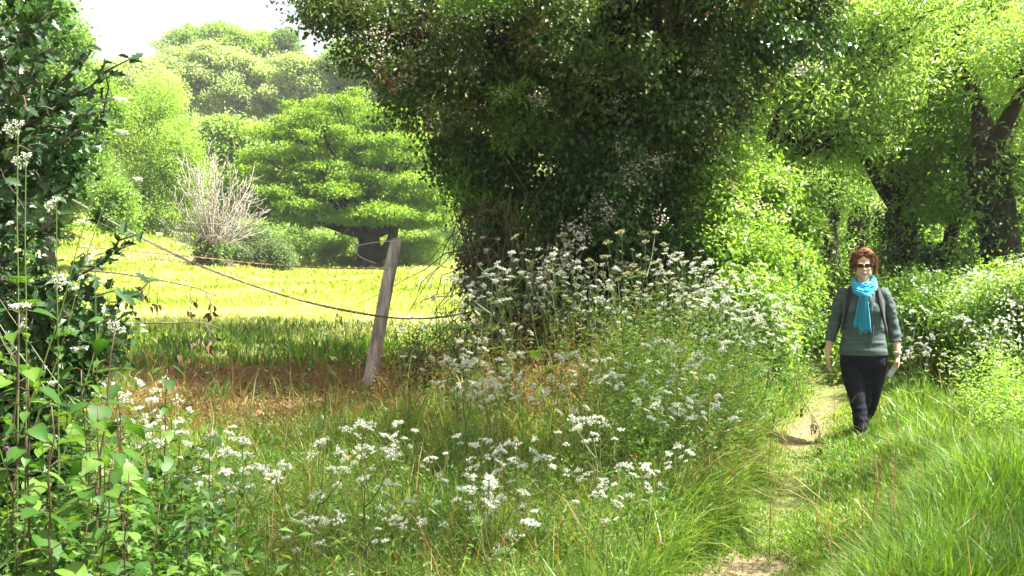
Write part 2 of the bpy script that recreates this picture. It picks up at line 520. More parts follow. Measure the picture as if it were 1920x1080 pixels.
# --- trees behind the holly, left edge
D = 42
lob = [PL(110, 130, D, 70, 110), PL(60, 60, D, 80, 90), PL(170, 240, D, 60, 90), PL(120, 330, D, 100, 90), PL(40, 250, D, 80, 150), PL(205, 380, D, 45, 55),
       PL(60, 400, D, 80, 50), PL(185, 175, D, 40, 45)]
tree('leafy_tree', 'bright sunlit leafy tree rising behind the holly bush at the edge of the meadow', 'tree',
     px(90, 0, D)[0], D, 3, .3, lob, 6500, 16, .13, .08, 'shrub', spread=.22, flat=.7, seed=6, limbs=8, twigs=60, twig_r=.03, shell=.7, nz=.25, nzs=1.2)
# --- hillside trees
def hill(name, label, D, lobs, mat, seed, trunkx, L=.30, n=3600, bark='bark', tw=60, tr=.4):
    z = float(gh(px(trunkx, 0, D)[0], D))
    top = max(l[2] for l in lobs)
    tree(name, label, 'tree', px(trunkx, 0, D)[0], D, max(2.5, (min(l[2] for l in lobs) - z) * .8), tr, lobs, n, 15, L, L * .6, mat,
         spread=.42, flat=.6, seed=seed, limbs=14, twigs=tw, twig_r=.09, shell=.75, nz=.28, nzs=2.2, bark=bark, limb_r=.4, group='trees on the far hillside')
D = 118
hill('hillside_tree', 'pale green hillside tree whose bare grey limbs show through the crown', D,
     [PL(350, 130, D, 55, 45), PL(330, 170, D, 35, 45), PL(400, 105, D, 50, 30), PL(430, 140, D, 45, 45), PL(395, 180, D, 40, 30), PL(310, 120, D, 25, 30)], 'farpale', 21, 352, bark='palebark', tw=90)
hill('hillside_tree', 'creamy pale rounded hillside tree just above the dome of the spreading tree', D - 4,
     [PL(490, 140, D, 50, 40), PL(455, 180, D, 55, 45), PL(510, 175, D, 32, 45), PL(430, 205, D, 35, 30)], 'farpale', 22, 425, bark='bark')
D = 140
hill('hillside_tree', 'tall broad hilltop tree forming the highest crown against the white sky', D,
     [PL(380, 75, D, 55, 38), PL(325, 95, D, 32, 40), PL(425, 75, D, 35, 32), PL(400, 110, D, 60, 40)], 'fartree', 23, 385)
hill('hillside_tree', 'yellow green hilltop tree between the highest crown and the dark conical one', D,
     [PL(480, 92, D, 42, 32), PL(455, 110, D, 30, 30), PL(505, 105, D, 25, 30)], 'limetree', 24, 480)
hill('hillside_tree', 'small dark green pointed tree on the hilltop skyline', D - 2,
     [PL(535, 90, D, 26, 36), PL(545, 120, D, 30, 30), PL(520, 110, D, 20, 30)], 'fardark', 25, 535, n=1500)
D = 115
hill('hillside_tree', 'dull green hillside tree half hidden behind the spreading tree', D,
     [PL(575, 150, D, 45, 45), PL(545, 170, D, 40, 40), PL(610, 175, D, 40, 45)], 'farpale', 26, 575)
hill('hillside_tree', 'light green hillside tree beside the overhanging hawthorn sprays', D + 8,
     [PL(650, 110, D, 45, 38), PL(620, 140, D, 35, 40), PL(685, 140, D, 45, 45), PL(720, 170, D, 50, 50)], 'fartree', 27, 655)
hill('hillside_tree', 'broad green hillside tree mostly hidden by the ivy covered tree', D + 14,
     [PL(780, 160, D, 70, 70), PL(850, 200, D, 60, 80), PL(740, 220, D, 50, 60)], 'farpale', 28, 790)
D = 96
hill('hillside_tree', 'low light tree at the foot of the hill between feathery tree and hillside trees', D,
     [PL(250, 150, D, 60, 40), PL(300, 160, D, 40, 35), PL(210, 190, D, 60, 50)], 'farpale', 29, 250, n=1800)
D = 78
hill('hillside_tree', 'mid green tree at the hill foot behind the dead pollard', D,
     [PL(430, 265, D, 45, 40), PL(460, 300, D, 40, 50), PL(405, 300, D, 30, 45), PL(430, 350, D, 60, 60), PL(380, 380, D, 60, 50)], 'fartree', 30, 430, L=.3)
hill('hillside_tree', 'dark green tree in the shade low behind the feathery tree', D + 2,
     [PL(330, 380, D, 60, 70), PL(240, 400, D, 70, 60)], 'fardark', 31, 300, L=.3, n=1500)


# ------------------------------------------------------------------ shrubs
def shrub(name, label, lobes, ncl, per, L, W, mat, seed, cat='shrub', group=None, spread=.12, flat=.7, droop=.1, shell=.6, nz=.2, nzs=.5,
          stems=14, stem_r=.012, outw=.6, upn=.8, bark='twig', flowers=None, wide=.45, lump=16):
    rng = np.random.default_rng(seed)
    lobes0 = lobes; lobes = lumps(lobes, lump, rng)
    c = np.mean([l[:3] for l in lobes], 0); x, y = c[0], c[1]
    z = float(gh(x, y))
    root = empty(name, (x, y, z), 0, label, cat, group)
    o0 = np.array([x, y, z])
    C, O = lobepts(lobes, ncl, rng, shell, nz, nzs, cut=lambda p: p[:, 2] > gh(p[:, 0], p[:, 1]) + .03)
    g = Geo()
    for i in range(stems):
        e = C[rng.integers(len(C))] - o0
        s = np.array([e[0] * .35 + rng.normal(0, .08), e[1] * .35, -.05])
        s[2] = float(gh(s[0] + x, s[1] + y)) - z - .03
        P = curve(s, e * .92, 7, wob=.03 * np.linalg.norm(e), up=.15, rng=rng)
        tube(g, P, np.linspace(stem_r, stem_r * .3, 7), 5)
    g.obj('stem', M[bark], root, True)
    Vl, T, tt = cluster_leaves(C - o0, O, per, spread, flat, L, W, droop, outw, upn, rng, wide=wide)
    build('foliage', Vl, T, M[mat], root, tt)
    if flowers:
        k, fm, fs, sub = flowers
        Cf, Of = lobepts(lobes0, k, rng, .12, 0, 1, cut=sub)
        Vf, T, tt = cluster_leaves(Cf + Of * .04 - o0, Of, 16, fs, .7, .035, .03, 0, .5, .8, rng)
        build('blossom', Vf, T, M[fm], root, tt)
    return root


D = 58
shrub('round_bush', 'rounded grey green bush at the foot of the dead pollard', [PL(495, 470, D - 6, 62, 40), PL(450, 478, D - 5, 40, 28)], 1500, 16, .12, .06, 'greyshrub', 41, spread=.18)
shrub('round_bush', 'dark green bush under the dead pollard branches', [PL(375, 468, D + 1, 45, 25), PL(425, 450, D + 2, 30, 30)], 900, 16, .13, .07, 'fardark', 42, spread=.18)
shrub('round_bush', 'dense green bush at the meadow edge below the spreading tree crown', [PL(640, 478, D + 6, 42, 28), PL(595, 462, D + 9, 45, 32), PL(560, 440, D + 10, 40, 30)], 1500, 16, .14, .08, 'fartree', 43, spread=.2)
shrub('round_bush', 'pale sunlit bush behind the top of the leaning fence post', [PL(790, 480, D + 4, 45, 38), PL(745, 490, D + 5, 35, 28)], 1300, 16, .12, .07, 'limetree', 44, spread=.2)
for i, (X, Y, Dd, rx, ry, mt, lb) in enumerate([
    (110, 420, 70, 130, 50, 'fartree', 'hedge length at the meadow top behind the holly'),
    (560, 440, 76, 110, 45, 'fartree', 'hedge length behind the dense green bush below the spreading tree'),
    (760, 430, 80, 130, 55, 'limetree', 'pale hedge length behind the leaning fence post'),
    (900, 430, 72, 90, 65, 'fartree', 'hedge length seen through the gap beside the ivy covered tree'),
    (330, 430, 82, 120, 40, 'shrub', 'sunlit hedge length behind the feathery tree')]):
    shrub('field_hedge', lb, [PL(X - rx * .4, Y + 8, Dd, rx * .6, ry), PL(X + rx * .4, Y, Dd, rx * .6, ry), PL(X, Y - 12, Dd + 1, rx * .5, ry * .9)],
          1700, 14, .2, .12, mt, 50 + i, cat='hedge', group='hedges along the far side of the meadow', spread=.3, nzs=1.2)

# --- dead pollard
D = 49
c = px(398, 480, D); zb = float(gh(c[0], D)) - .1
dp = empty('dead_pollard', (c[0], D, zb), 0, 'dead pollard tree with a fan of bare pale branches at the meadow edge', 'tree')
rng = np.random.default_rng(12)
g = Geo()
hk = float(px(398, 452, D)[2] - zb)
trunk_geo(g, (0, 0, 0), (0, 0, hk), .62, .55, rng, lump=.12)
g.obj('trunk', M['bark'], dp, True)
for i in range(60):
    g = Geo()
    if i < 42:
        a = rng.uniform(-1, 1); ang = a * .55 + rng.normal(0, .06)
        ln = rng.uniform(2.8, 4.7) * (1 - .25 * abs(a))
    else:
        a = rng.choice([-1, 1], p=[.35, .65]); ang = a * rng.uniform(.8, 1.7); ln = rng.uniform(1.4, 2.9)
    dy = rng.normal(0, .35)
    s = np.array([math.sin(ang) * .35, dy * .3, hk - .15 + rng.uniform(-.2, .15)])
    pts = [s]; dirv = np.array([math.sin(ang), dy, math.cos(ang)])
    nseg = 9
    for k in range(nseg):
        dirv = nrm((dirv + np.array([0, 0, .10]) + rng.normal(0, .13, 3))[None])[0]
        pts.append(pts[-1] + dirv * ln / nseg)
    r0 = rng.uniform(.020, .040)
    tube(g, pts, np.linspace(r0, .010, nseg + 1), 5)
    for q in range(7):
        k = rng.integers(2, nseg)
        dv = nrm((dirv + rng.normal(0, .55, 3))[None])[0]
        tube(g, curve(pts[k], pts[k] + dv * rng.uniform(.4, 1.1), 4, wob=.04, rng=rng), np.linspace(.014, .006, 4), 4)
    g.obj('branch', M['palebark'], dp, True)
Cc, Oo = lobepts([(0, 0, hk - .55, .75, .7, .6)], 220, rng, .3)
Vl, T, tt = cluster_leaves(Cc, Oo, 12, .12, .8, .12, .09, .2, rng=rng)
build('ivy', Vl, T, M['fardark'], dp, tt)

# ------------------------------------------------------------------ the ivy covered tree
D = 14.2
rng = np.random.default_rng(77)
bx, by = px(1085, 0, D)[0], D
bz = float(gh(bx, by)) - .1
iv = empty('ivy_covered_tree', (bx, by, bz), 0, 'huge dark tree swathed in ivy and hawthorn sprays in the middle of the view', 'tree')
o0 = np.array([bx, by, bz])
g = Geo()
trunk_geo(g, (0, 0, 0), (.1, 0, 3.4), .48, .36, rng, lump=.1)
main_l = [PL(700, 30, 13.6, 150, 75, 1.0), PL(800, 100, 13.4, 130, 90, 1.1), PL(950, 60, 13.2, 200, 150, 1.7), PL(1150, 60, 13.0, 240, 170, 1.9),
          PL(1330, 40, 13.2, 180, 140, 1.7), PL(1470, 10, 13.6, 85, 105, 1.2),
          PL(620, 20, 14.2, 75, 42, .8), PL(760, 170, 13.8, 60, 60, .6),
          PL(930, 210, 13.4, 130, 110, 1.2), PL(1170, 230, 13.3, 165, 130, 1.4), PL(1330, 170, 13.4, 85, 75, 1.0)]
ivy_l = [PL(1020, 330, 13.7, 165, 120, 1.2), PL(1180, 360, 13.5, 145, 150, 1.1), PL(1010, 470, 13.8, 120, 130, 1.0), PL(1160, 500, 13.6, 145, 130, 1.0),
         PL(1050, 610, 13.8, 130, 85, .9), PL(1200, 600, 13.7, 120, 80, .8), PL(1260, 420, 13.9, 60, 110, .7), PL(870, 300, 14.0, 55, 80, .6)]
up_l = [(-2.8, 16.5, 7.6, 2.3, 2.6, 1.5), (-.6, 17.5, 8.2, 2.6, 3.2, 1.7), (2.2, 16, 8.0, 2.4, 2.6, 1.6), (0.5, 13.5, 6.6, 2.8, 2.0, 1.3),
        (-1.9, 14.5, 6.5, 1.8, 1.6, 1.0), (-4.6, 18.5, 8.0, 1.9, 2.2, 1.2), (-4.3, 15.2, 7.2, 1.6, 1.4, .9)]
lc = np.array([l[:3] for l in main_l + ivy_l + up_l]) - o0
limb_set(g, (.1, 0, 3.2), lc[:11], .16, rng, wob=.12)
limb_set(g, (0.05, 0, 1.5), lc[11:19], .09, rng, wob=.12)
limb_set(g, (.1, .1, 3.3), lc[19:], .2, rng, wob=.1)
C, O = lobepts(main_l, 2600, rng, .7)
for i in range(420):
    e = C[rng.integers(len(C))] - o0
    j = lc[np.argmin(np.linalg.norm(lc - e, axis=1))]
    tube(g, curve(j + rng.normal(0, .15, 3), e, 5, wob=.06, up=.1, rng=rng), np.linspace(.016, .005, 5), 4)
g.obj('trunk', M['darkbark'], iv, True)
# mixed foliage of the crown
notsky = lambda p: ~((p[:, 0] / p[:, 1] * F + 960 < 560) & (p[:, 2] < 5.5))
def layer(nm, lobes, ncl, per, L, W, mat, seed, spread=.14, flat=.7, droop=.35, shell=.55, nz=.25, nzs=.7, cut=None, **k):
    r = np.random.default_rng(seed)
    C, O = lobepts(lumps(lobes, 12, r), ncl, r, shell, nz, nzs, cut)
    Vl, T, tt = cluster_leaves(C - o0, O, per, spread, flat, L, W, droop, rng=r, **k)
    return build(nm, Vl, T, M[mat], iv, tt)
layer('crown', main_l, 4600, 17, .062, .045, 'hawthorn', 81, nz=.22)
layer('hawthorn_spray', main_l[:4] + main_l[6:8] + main_l[8:], 300, 16, .05, .036, 'deadleaf', 82, shell=.3, nz=.0, spread=.10)
layer('ivy', ivy_l + main_l[9:11] + main_l[4:6], 6200, 16, .065, .055, 'ivy', 83, spread=.12, shell=.5, nz=.3, outw=.3, droop=.8)
layer('young_shoot', [ivy_l[0], ivy_l[2], ivy_l[4], ivy_l[1], main_l[2], (bx - 1.0, 13.3, 2.6, .8, .6, .8)], 1500, 14, .095, .028, 'sprig', 84, spread=.09, shell=.12, nz=.1, droop=-.1)
layer('upper_crown', up_l, 3600, 17, .085, .06, 'hawthorn', 85, spread=.24, shell=.8, nz=.12, nzs=1.4)
over_l = [(2.6, 6.8, 6.2, 1.5, 1.3, .9), (4.4, 6.6, 6.2, 1.4, 1.2, .9), (3.0, 8.8, 6.6, 1.4, 1.2, .9), (4.6, 8.4, 6.2, 1.1, 1.0, .8), (2.0, 4.6, 6.0, 1.4, 1.2, .8),  # unseen lane tree crown, added above the view to shade verge and path
          (3.6, 4.4, 6.0, 1.4, 1.1, .8), (1.4, 9.8, 6.6, 1.3, 1.3, .9), (5.3, 4.9, 5.8, 1.1, .9, .7), (6.4, 5.0, 5.9, 1.0, .8, .6), (6.1, 7.3, 6.2, .8, .6, .5)]
gg = Geo(); rr2 = np.random.default_rng(90)
limb_set(gg, (.15, 0, 3.3), np.array([l[:3] for l in over_l]) - o0, .13, rr2, wob=.1, up=.25)
gg.obj('added_shade_limb', M['darkbark'], iv, True)
layer('added_shade_crown', over_l, 2500, 15, .07, .045, 'ash', 89, spread=.2, shell=.8, nz=.15, nzs=1.0)
# blossom that trails down the ivy
g = Geo(); r = np.random.default_rng(86)
Cs = []
for (a, b_, n) in [((1010, 500), (1240, 285), 34), ((1150, 230), (1230, 420), 12), ((950, 165), (1040, 205), 10), ((1060, 105), (1160, 150), 8),
                   ((1290, 190), (1360, 90), 7), ((760, 160), (690, 60), 8), ((1500, 50), (1520, 130), 5), ((1000, 560), (1060, 470), 8)]:
    for i in range(n):
        t = r.uniform(); pxx = a[0] * (1 - t) + b_[0] * t + r.normal(0, 12); py = a[1] * (1 - t) + b_[1] * t + r.normal(0, 12)
        Cs.append(px(pxx, py, 12.35 if pxx > 900 and py > 200 else 12.0 + abs(pxx - 1150) / 600) - o0)
Cs = np.array(Cs)
Vl, T, tt = cluster_leaves(Cs + r.normal(0, .05, Cs.shape), nrm(np.tile([0, -1., .3], (len(Cs), 1))), 18, .05, .8, .03, .026, 0, rng=r)
build('blossom', Vl, T, M['pinkpetal'], iv, tt)
# tangle of dead ivy stems on the shaded side, low down
g = Geo(); r = np.random.default_rng(87)
for i in range(220):
    a = px(r.uniform(850, 1060), r.uniform(360, 660), 13.0 + r.uniform(-.3, .8)) - o0
    v = np.array([r.normal(-.12, .22), r.normal(-.05, .2), r.normal(-.35, .4)])
    tube(g, curve(a, a + v * r.uniform(.8, 2.2), 6, wob=.04, rng=r), np.linspace(.008, .003, 6), 4)
for i in range(26):
    a = px(r.uniform(900, 1000), r.uniform(560, 620), 13.0) - o0; q = px(r.uniform(860, 1060), r.uniform(640, 700), 12.7) - o0
    tube(g, curve(a, q, 8, wob=.05, sag=.2, rng=r), np.linspace(.012, .006, 8), 5)
g.obj('dead_ivy_stem', M['drytwig'], iv, True)
layer('withered_ivy', [PL(905, 470, 13.6, 55, 120, .6), PL(950, 590, 13.6, 80, 80, .7)], 1000, 14, .055, .04, 'deadleaf', 88, spread=.1, shell=.8, nz=.1)

# ------------------------------------------------------------------ pollard ash trees along the lane
def pollard(label, pxx, pyb, pyt, D, wpx, lobes, seed, lean=0, ncl=1200, z_lean=0, ivyamt=0, limbs=9, mat='ash', L=.10, W=.034):
    x = (pxx - 960) / F * D
    z = float(gh(x, D)) - .1
    h = float(px(0, pyt, D)[2]) - z
    r = wpx / F * D / 2
    t = tree('pollard_tree', label, 'tree', x, D, h, r, lobes, ncl, 17, L, W, mat, spread=.24, flat=.6, droop=.1, bark='darkbark', shell=.85,
             nz=.3, nzs=.8, seed=seed, limbs=limbs, twigs=150, knob=.12, lean=(lean, 0), twig_r=.022, limb_r=.5,
             group='old pollard trees along the lane')
    rr = np.random.default_rng(seed + 50)
    n = 70; a = rr.uniform(0, 6.28, n); s = rr.uniform(.35, 1.05, n)
    P = np.stack([np.cos(a) * r * 1.5 + lean * s, np.sin(a) * r * 1.5, s * h], 1); O = np.stack([np.cos(a), np.sin(a), .2 + 0 * a], 1)
    Vl, T, tt = cluster_leaves(P, O, 16, .16, 1, L * .9, W, .4, rng=rr)
    build('trunk_shoot', Vl, T, M['ash'], t, tt)
    if ivyamt:
        rr = np.random.default_rng(seed + 100)
        n = ivyamt; a = rr.uniform(0, 6.28, n); s = rr.uniform(0, 1, n) ** .8
        P = np.stack([np.cos(a) * r * 1.2 + lean * s, np.sin(a) * r * 1.2, s * h], 1)
        O = np.stack([np.cos(a), np.sin(a), 0 * a], 1)
        Vl, T, tt = cluster_leaves(P, O, 12, .07, 1, .07, .06, .6, rng=rr)
        build('ivy', Vl, T, M['ivy'], t, tt)
    return t

pollard('slim pollard with a side branch farthest down the lane', 1556, 525, 440, 24, 42,
        [PL(1560, 330, 24, 90, 80, 1.4), PL(1500, 300, 25, 80, 90, 1.4), PL(1600, 250, 25, 100, 90, 1.6), PL(1480, 380, 25, 60, 50, .8)], 201)
pollard('short thick pollard right behind the walking woman', 1612, 475, 400, 27, 46,
        [PL(1640, 300, 27, 90, 80, 1.5), PL(1580, 200, 28, 120, 100, 1.8), PL(1700, 220, 28, 120, 100, 1.8)], 202)
pollard('dark pollard trunk with ivy just beside the walking woman\'s head', 1688, 530, 400, 20, 62,
        [PL(1700, 320, 20, 90, 70, 1.2), PL(1640, 200, 20, 130, 110, 1.7), PL(1760, 260, 20, 110, 90, 1.4), PL(1810, 330, 20, 60, 45, .9), PL(1560, 230, 19, 90, 70, 1.0)], 203, ivyamt=140, ncl=1700)
pollard('leaning ivy wrapped pollard stump between two darker trunks', 1735, 550, 465, 19, 56,
        [PL(1800, 370, 19, 55, 40, .8), PL(1820, 330, 19, 70, 60, 1.0)], 204, lean=.35, ivyamt=260, ncl=1000, limbs=2)
pollard('stout dark pollard trunk standing at the edge of the view above the flowery bank', 1885, 510, 300, 16.5, 84,
        [PL(1930, 180, 18, 130, 90, 1.3), PL(1830, 120, 18.5, 130, 90, 1.3), PL(1950, 80, 16, 120, 100, 1.2), PL(1790, 20, 18.5, 130, 70, 1.2),
         PL(1960, 300, 16, 80, 80, .8)], 205, lean=-.25, ivyamt=120, ncl=2100)
# fan of shoots rising from a hidden pollard behind the hedge
D = 17
fan = [PL(1620, 130, D, 130, 90, 1.2), PL(1520, 200, D, 110, 80, 1.1), PL(1700, 60, D, 120, 70, 1.3), PL(1580, 250, D, 100, 60, .9), PL(1480, 130, D, 90, 80, 1.1), PL(1650, 20, D, 120, 60, 1.2)]
t = pollard('pollard behind the bright hedge with long shoots fanning upward over the lane', 1425, 560, 330, D, 60, fan, 206, ncl=1900)
g = Geo(); r = np.random.default_rng(207)
ob = np.array(t.location)
for (ex, ey) in [(1560, 110), (1610, 135), (1640, 175), (1660, 205), (1600, 215), (1690, 250), (1640, 255), (1550, 180), (1500, 90)]:
    a = px(1452, 292, D - .2) + r.normal(0, .06, 3); e = px(ex, ey, D - .6 + r.uniform(-.3, .3))
    tube(g, curve(a, e, 8, up=.08, wob=.02, rng=r) - ob, np.linspace(.034, .012, 8), 6)
tube(g, [px(1425, 330, D) - ob, px(1452, 292, D - .2) - ob], [.14, .09], 8)
g.obj('shoot', M['bark'], t, True)
# trees closing the lane behind the pollards
for i, (X, Y, Dd, rx, ry, mt, lb) in enumerate([
    (1400, 130, 38, 130, 130, 'limetree', 'tall leafy tree behind the hedge between ivy covered tree and pollards'),
    (1570, 110, 44, 160, 120, 'limetree', 'tall light green tree closing the lane behind the pollards'),
    (1770, 120, 40, 150, 120, 'limetree', 'tall sunlit tree behind the ivy wrapped pollard'),
    (1960, 190, 46, 130, 170, 'limetree', 'pale sunlit tree beyond the stout pollard at the edge of the view'),
    (1470, 380, 40, 130, 90, 'limetree', 'bushy tree low down behind the slim pollard'),
    (1810, 400, 42, 150, 80, 'limetree', 'bushy sunlit tree low down between the pollards')]):
    tree('lane_tree', lb, 'tree', (X - 960) / F * Dd, Dd, 2.2, .25,
         [PL(X, Y, Dd, rx, ry), PL(X - rx * .6, Y + ry * .5, Dd, rx * .6, ry * .6), PL(X + rx * .6, Y + ry * .4, Dd, rx * .6, ry * .6), PL(X - rx * .4, Y - ry * .5, Dd, rx * .6, ry * .5),
          PL(X + rx * .4, Y - ry * .5, Dd, rx * .6, ry * .5), PL(X, Y + ry * .8, Dd, rx * .8, ry * .4)], 2400, 15, .2, .09, mt, spread=.3, seed=220 + i, limbs=6, twigs=50,
         shell=.7, nz=.22, nzs=1.5, group='trees behind the lane pollards')

# ------------------------------------------------------------------ hedge and bushes by the lane
shrub('hedge_bush', 'tall bright sunlit bush against the ivy covered tree', [PL(1350, 350, 13.4, 60, 70, .6), PL(1345, 400, 13.2, 62, 85, .7), PL(1400, 470, 13.3, 80, 90, .8), PL(1340, 540, 12.9, 75, 95, .7), PL(1400, 600, 12.7, 90, 100, .8), PL(1450, 540, 13.4, 60, 80, .7), PL(1420, 360, 14, 60, 60, .7)],
      4200, 15, .07, .04, 'shrub', 301, group='bushes of the hedge left of the lane', flowers=(110, 'cream', .05, None), nz=.25)
shrub('hedge_bush', 'broad bush under the fan of pollard shoots', [PL(1420, 330, 16.5, 85, 75, 1.0), PL(1470, 420, 17, 80, 80, 1.0), PL(1460, 520, 17, 80, 80, 1.0)],
      2400, 15, .075, .04, 'shrub', 302, group='bushes of the hedge left of the lane', nz=.3)
shrub('hedge_bush', 'white flecked bush beside the lane, just left of the woman', [PL(1450, 600, 14.5, 60, 70, .7), PL(1500, 570, 17, 50, 55, .8), PL(1420, 680, 12.6, 60, 60, .6)],
      2000, 15, .06, .03, 'weed', 303, group='bushes of the hedge left of the lane', flowers=(90, 'petal', .05, None), nz=.25)
shrub('hedge_bush', 'dark low bush in the shade behind the woman\'s shoulder', [PL(1580, 560, 17, 45, 45, .6), PL(1670, 580, 16, 40, 50, .5)], 800, 15, .07, .04, 'weed', 304, group='bushes at the foot of the pollards', nz=.2)
shrub('hedge_bush', 'dark green bush on the bank right of the woman', [PL(1770, 600, 12.6, 55, 60, .5), PL(1730, 560, 14.5, 50, 45, .6)], 1500, 15, .055, .03, 'weed', 305,
      group='bushes at the foot of the pollards', flowers=(16, 'petal', .04, None), nz=.2)
shrub('hedge_bush', 'white flowering bush at the frame edge on the bank', [PL(1880, 620, 11.5, 90, 85, .7), PL(1940, 560, 11.5, 60, 70, .6), PL(1860, 560, 13.5, 70, 45, .6)], 2600, 15, .05, .026, 'shrub', 306,
      group='bushes at the foot of the pollards', flowers=(230, 'petal', .05, None), nz=.2)
shrub('hedge_bush', 'sunny thicket closing the lane under the pollards', [PL(1600, 485, 30, 110, 55, 1.0), PL(1500, 480, 28, 90, 70, 1.0), PL(1720, 480, 27, 90, 55, 1.0), PL(1840, 470, 24, 120, 60, 1.0)],
      4200, 15, .12, .06, 'shrub', 307, group='bushes at the foot of the pollards', spread=.2)

# ------------------------------------------------------------------ holly at the left
def poly_leaf(g, p, d, u, L, W, outline, t, cup=.15, bend=.2):
    """outline: list of (along, across) for one side, base to tip"""
    d = d / np.linalg.norm(d); s = np.cross(d, u); s /= np.linalg.norm(s); u = np.cross(s, d)
    n = len(outline)
    al = np.array([o[0] for o in outline]); ac = np.array([o[1] for o in outline])
    z = -bend * al ** 2
    mid = p + d * (al * L)[:, None] + u * (z * L)[:, None]
    rt = mid + s * (ac * W / 2)[:, None] + u * (cup * np.abs(ac) * W / 2)[:, None]
    lt = mid - s * (ac * W / 2)[:, None] + u * (cup * np.abs(ac) * W / 2)[:, None]
    V = np.concatenate([mid, rt, lt])
    q = []
    for i in range(n - 1):
        q.append((i, n + i, n + i + 1, i + 1)); q.append((i, i + 1, 2 * n + i + 1, 2 * n + i))
    tv = np.clip(np.concatenate([np.full(n, t + .22), np.full(2 * n, t - .05) + .12 * np.tile(np.arange(n) % 2, 2)]), 0, 1)
    g.add(V, np.array(q), tv)

HOLLY = [(0, .06), (.12, .5), (.2, .95), (.28, .62), (.38, .66), (.46, 1.0), (.54, .58), (.64, .55), (.71, .82), (.79, .38), (.88, .22), (1, 0)]
HEART = [(-.06, .25), (-.04, .6), (.05, .84), (.08, .94), (.16, .93), (.19, 1.0), (.29, .95), (.32, .98), (.42, .86), (.45, .88), (.56, .70), (.59, .71), (.7, .48), (.73, .49), (.84, .24), (.92, .12), (1, 0)]
OVATE = [(0, .06), (.08, .42), (.2, .8), (.35, 1.0), (.5, .94), (.66, .72), (.82, .4), (.93, .16), (1, 0)]

rng = np.random.default_rng(401)
hx, hy = -2.35, 4.5
hz = float(gh(hx, hy))
ho = empty('holly_bush', (hx, hy, hz), 0, 'dark holly bush with spiny glossy leaves reaching in from the edge', 'bush')
h0 = np.array([hx, hy, hz])
g = Geo(); gl = Geo()
tube(g, [(0, 0, -.05), (.03, .02, 1.2), (-.02, 0, 2.4), (.05, 0, 3.4)], [.07, .06, .04, .02], 8)
ends = []
for (ex, ey, dd) in [(245, 110, 4.1), (180, 215, 4.2), (185, 240, 4.0), (170, 100, 4.3), (100, 20, 4.2), (95, 90, 4.1), (60, 160, 4.0), (75, 260, 4.1), (130, 260, 4.3), (40, 330, 4.1),
                     (235, 560, 4.2), (210, 470, 4.3), (270, 435, 4.1), (120, 400, 4.3), (165, 520, 4.2), (60, 420, 4.1), (90, 500, 4.2), (50, 560, 4.2), (140, 590, 4.3), (30, 30, 4.2), (20, 200, 4.1),
                     (110, 330, 4.2), (20, 480, 4.1), (30, 600, 4.2), (215, 545, 4.0), (60, 60, 4.4), (150, 160, 4.4), (50, 370, 4.3), (100, 560, 4.4), (80, 210, 4.4)]:
    e = px(ex, ey, dd) - h0
    s = np.array([0.0, 0, max(.4, e[2] - rng.uniform(.2, .8))])
    P = curve(s, e, 12, wob=.012, up=.05, rng=rng)
    tube(g, P, np.linspace(.012, .003, 12), 5)
    tot = np.linalg.norm(e - s)
    for k in range(int(tot / .022)):
        f = rng.uniform(.35, 1.0); i = f * 11; i0 = min(int(i), 10); q = P[i0] * (1 - i + i0) + P[i0 + 1] * (i - i0)
        dv = nrm((P[min(i0 + 1, 11)] - P[i0] + 1e-6)[None])[0] * .5 + rng.normal(0, .6, 3)
        Lf = rng.uniform(.045, .072)
        poly_leaf(gl, q + rng.normal(0, .012, 3), dv, rng.normal(0, .6, 3) + np.array([0, -.4, .8]), Lf, Lf * .62, HOLLY, rng.uniform(), cup=rng.uniform(.1, .5), bend=rng.uniform(0, .35))
    for k in range(3):
        q = P[rng.integers(4, 11)]; v = rng.normal(0, 1, 3); v /= np.linalg.norm(v); en = q + v * rng.uniform(.12, .3)
        tube(g, curve(q, en, 5, wob=.01, rng=rng), np.linspace(.004, .002, 5), 4)
        for j in range(7):
            f = rng.uniform(.2, 1); Lf = rng.uniform(.04, .065)
            poly_leaf(gl, q * (1 - f) + en * f, v * .4 + rng.normal(0, .6, 3), rng.normal(0, .5, 3) + np.array([0, -.3, .8]), Lf, Lf * .62, HOLLY, rng.uniform(), cup=rng.uniform(.1, .5))
g.obj('stem', M['twig'], ho, True)
gl.obj('foliage', M['holly'], ho)
# shaded mass behind the holly: ivy and small leaved thicket
shrub('ivy_thicket', 'shaded thicket of small dark leaves behind the holly stems', [(-2.52, 5.2, 2.6, .42, .45, .8), (-2.5, 5.3, 1.7, .5, .5, .8), (-2.4, 5.2, .8, .6, .5, .6), (-2.55, 5.3, 3.3, .35, .4, .5)],
      3600, 15, .038, .03, 'ivy', 402, spread=.05, nz=.1, stems=20)

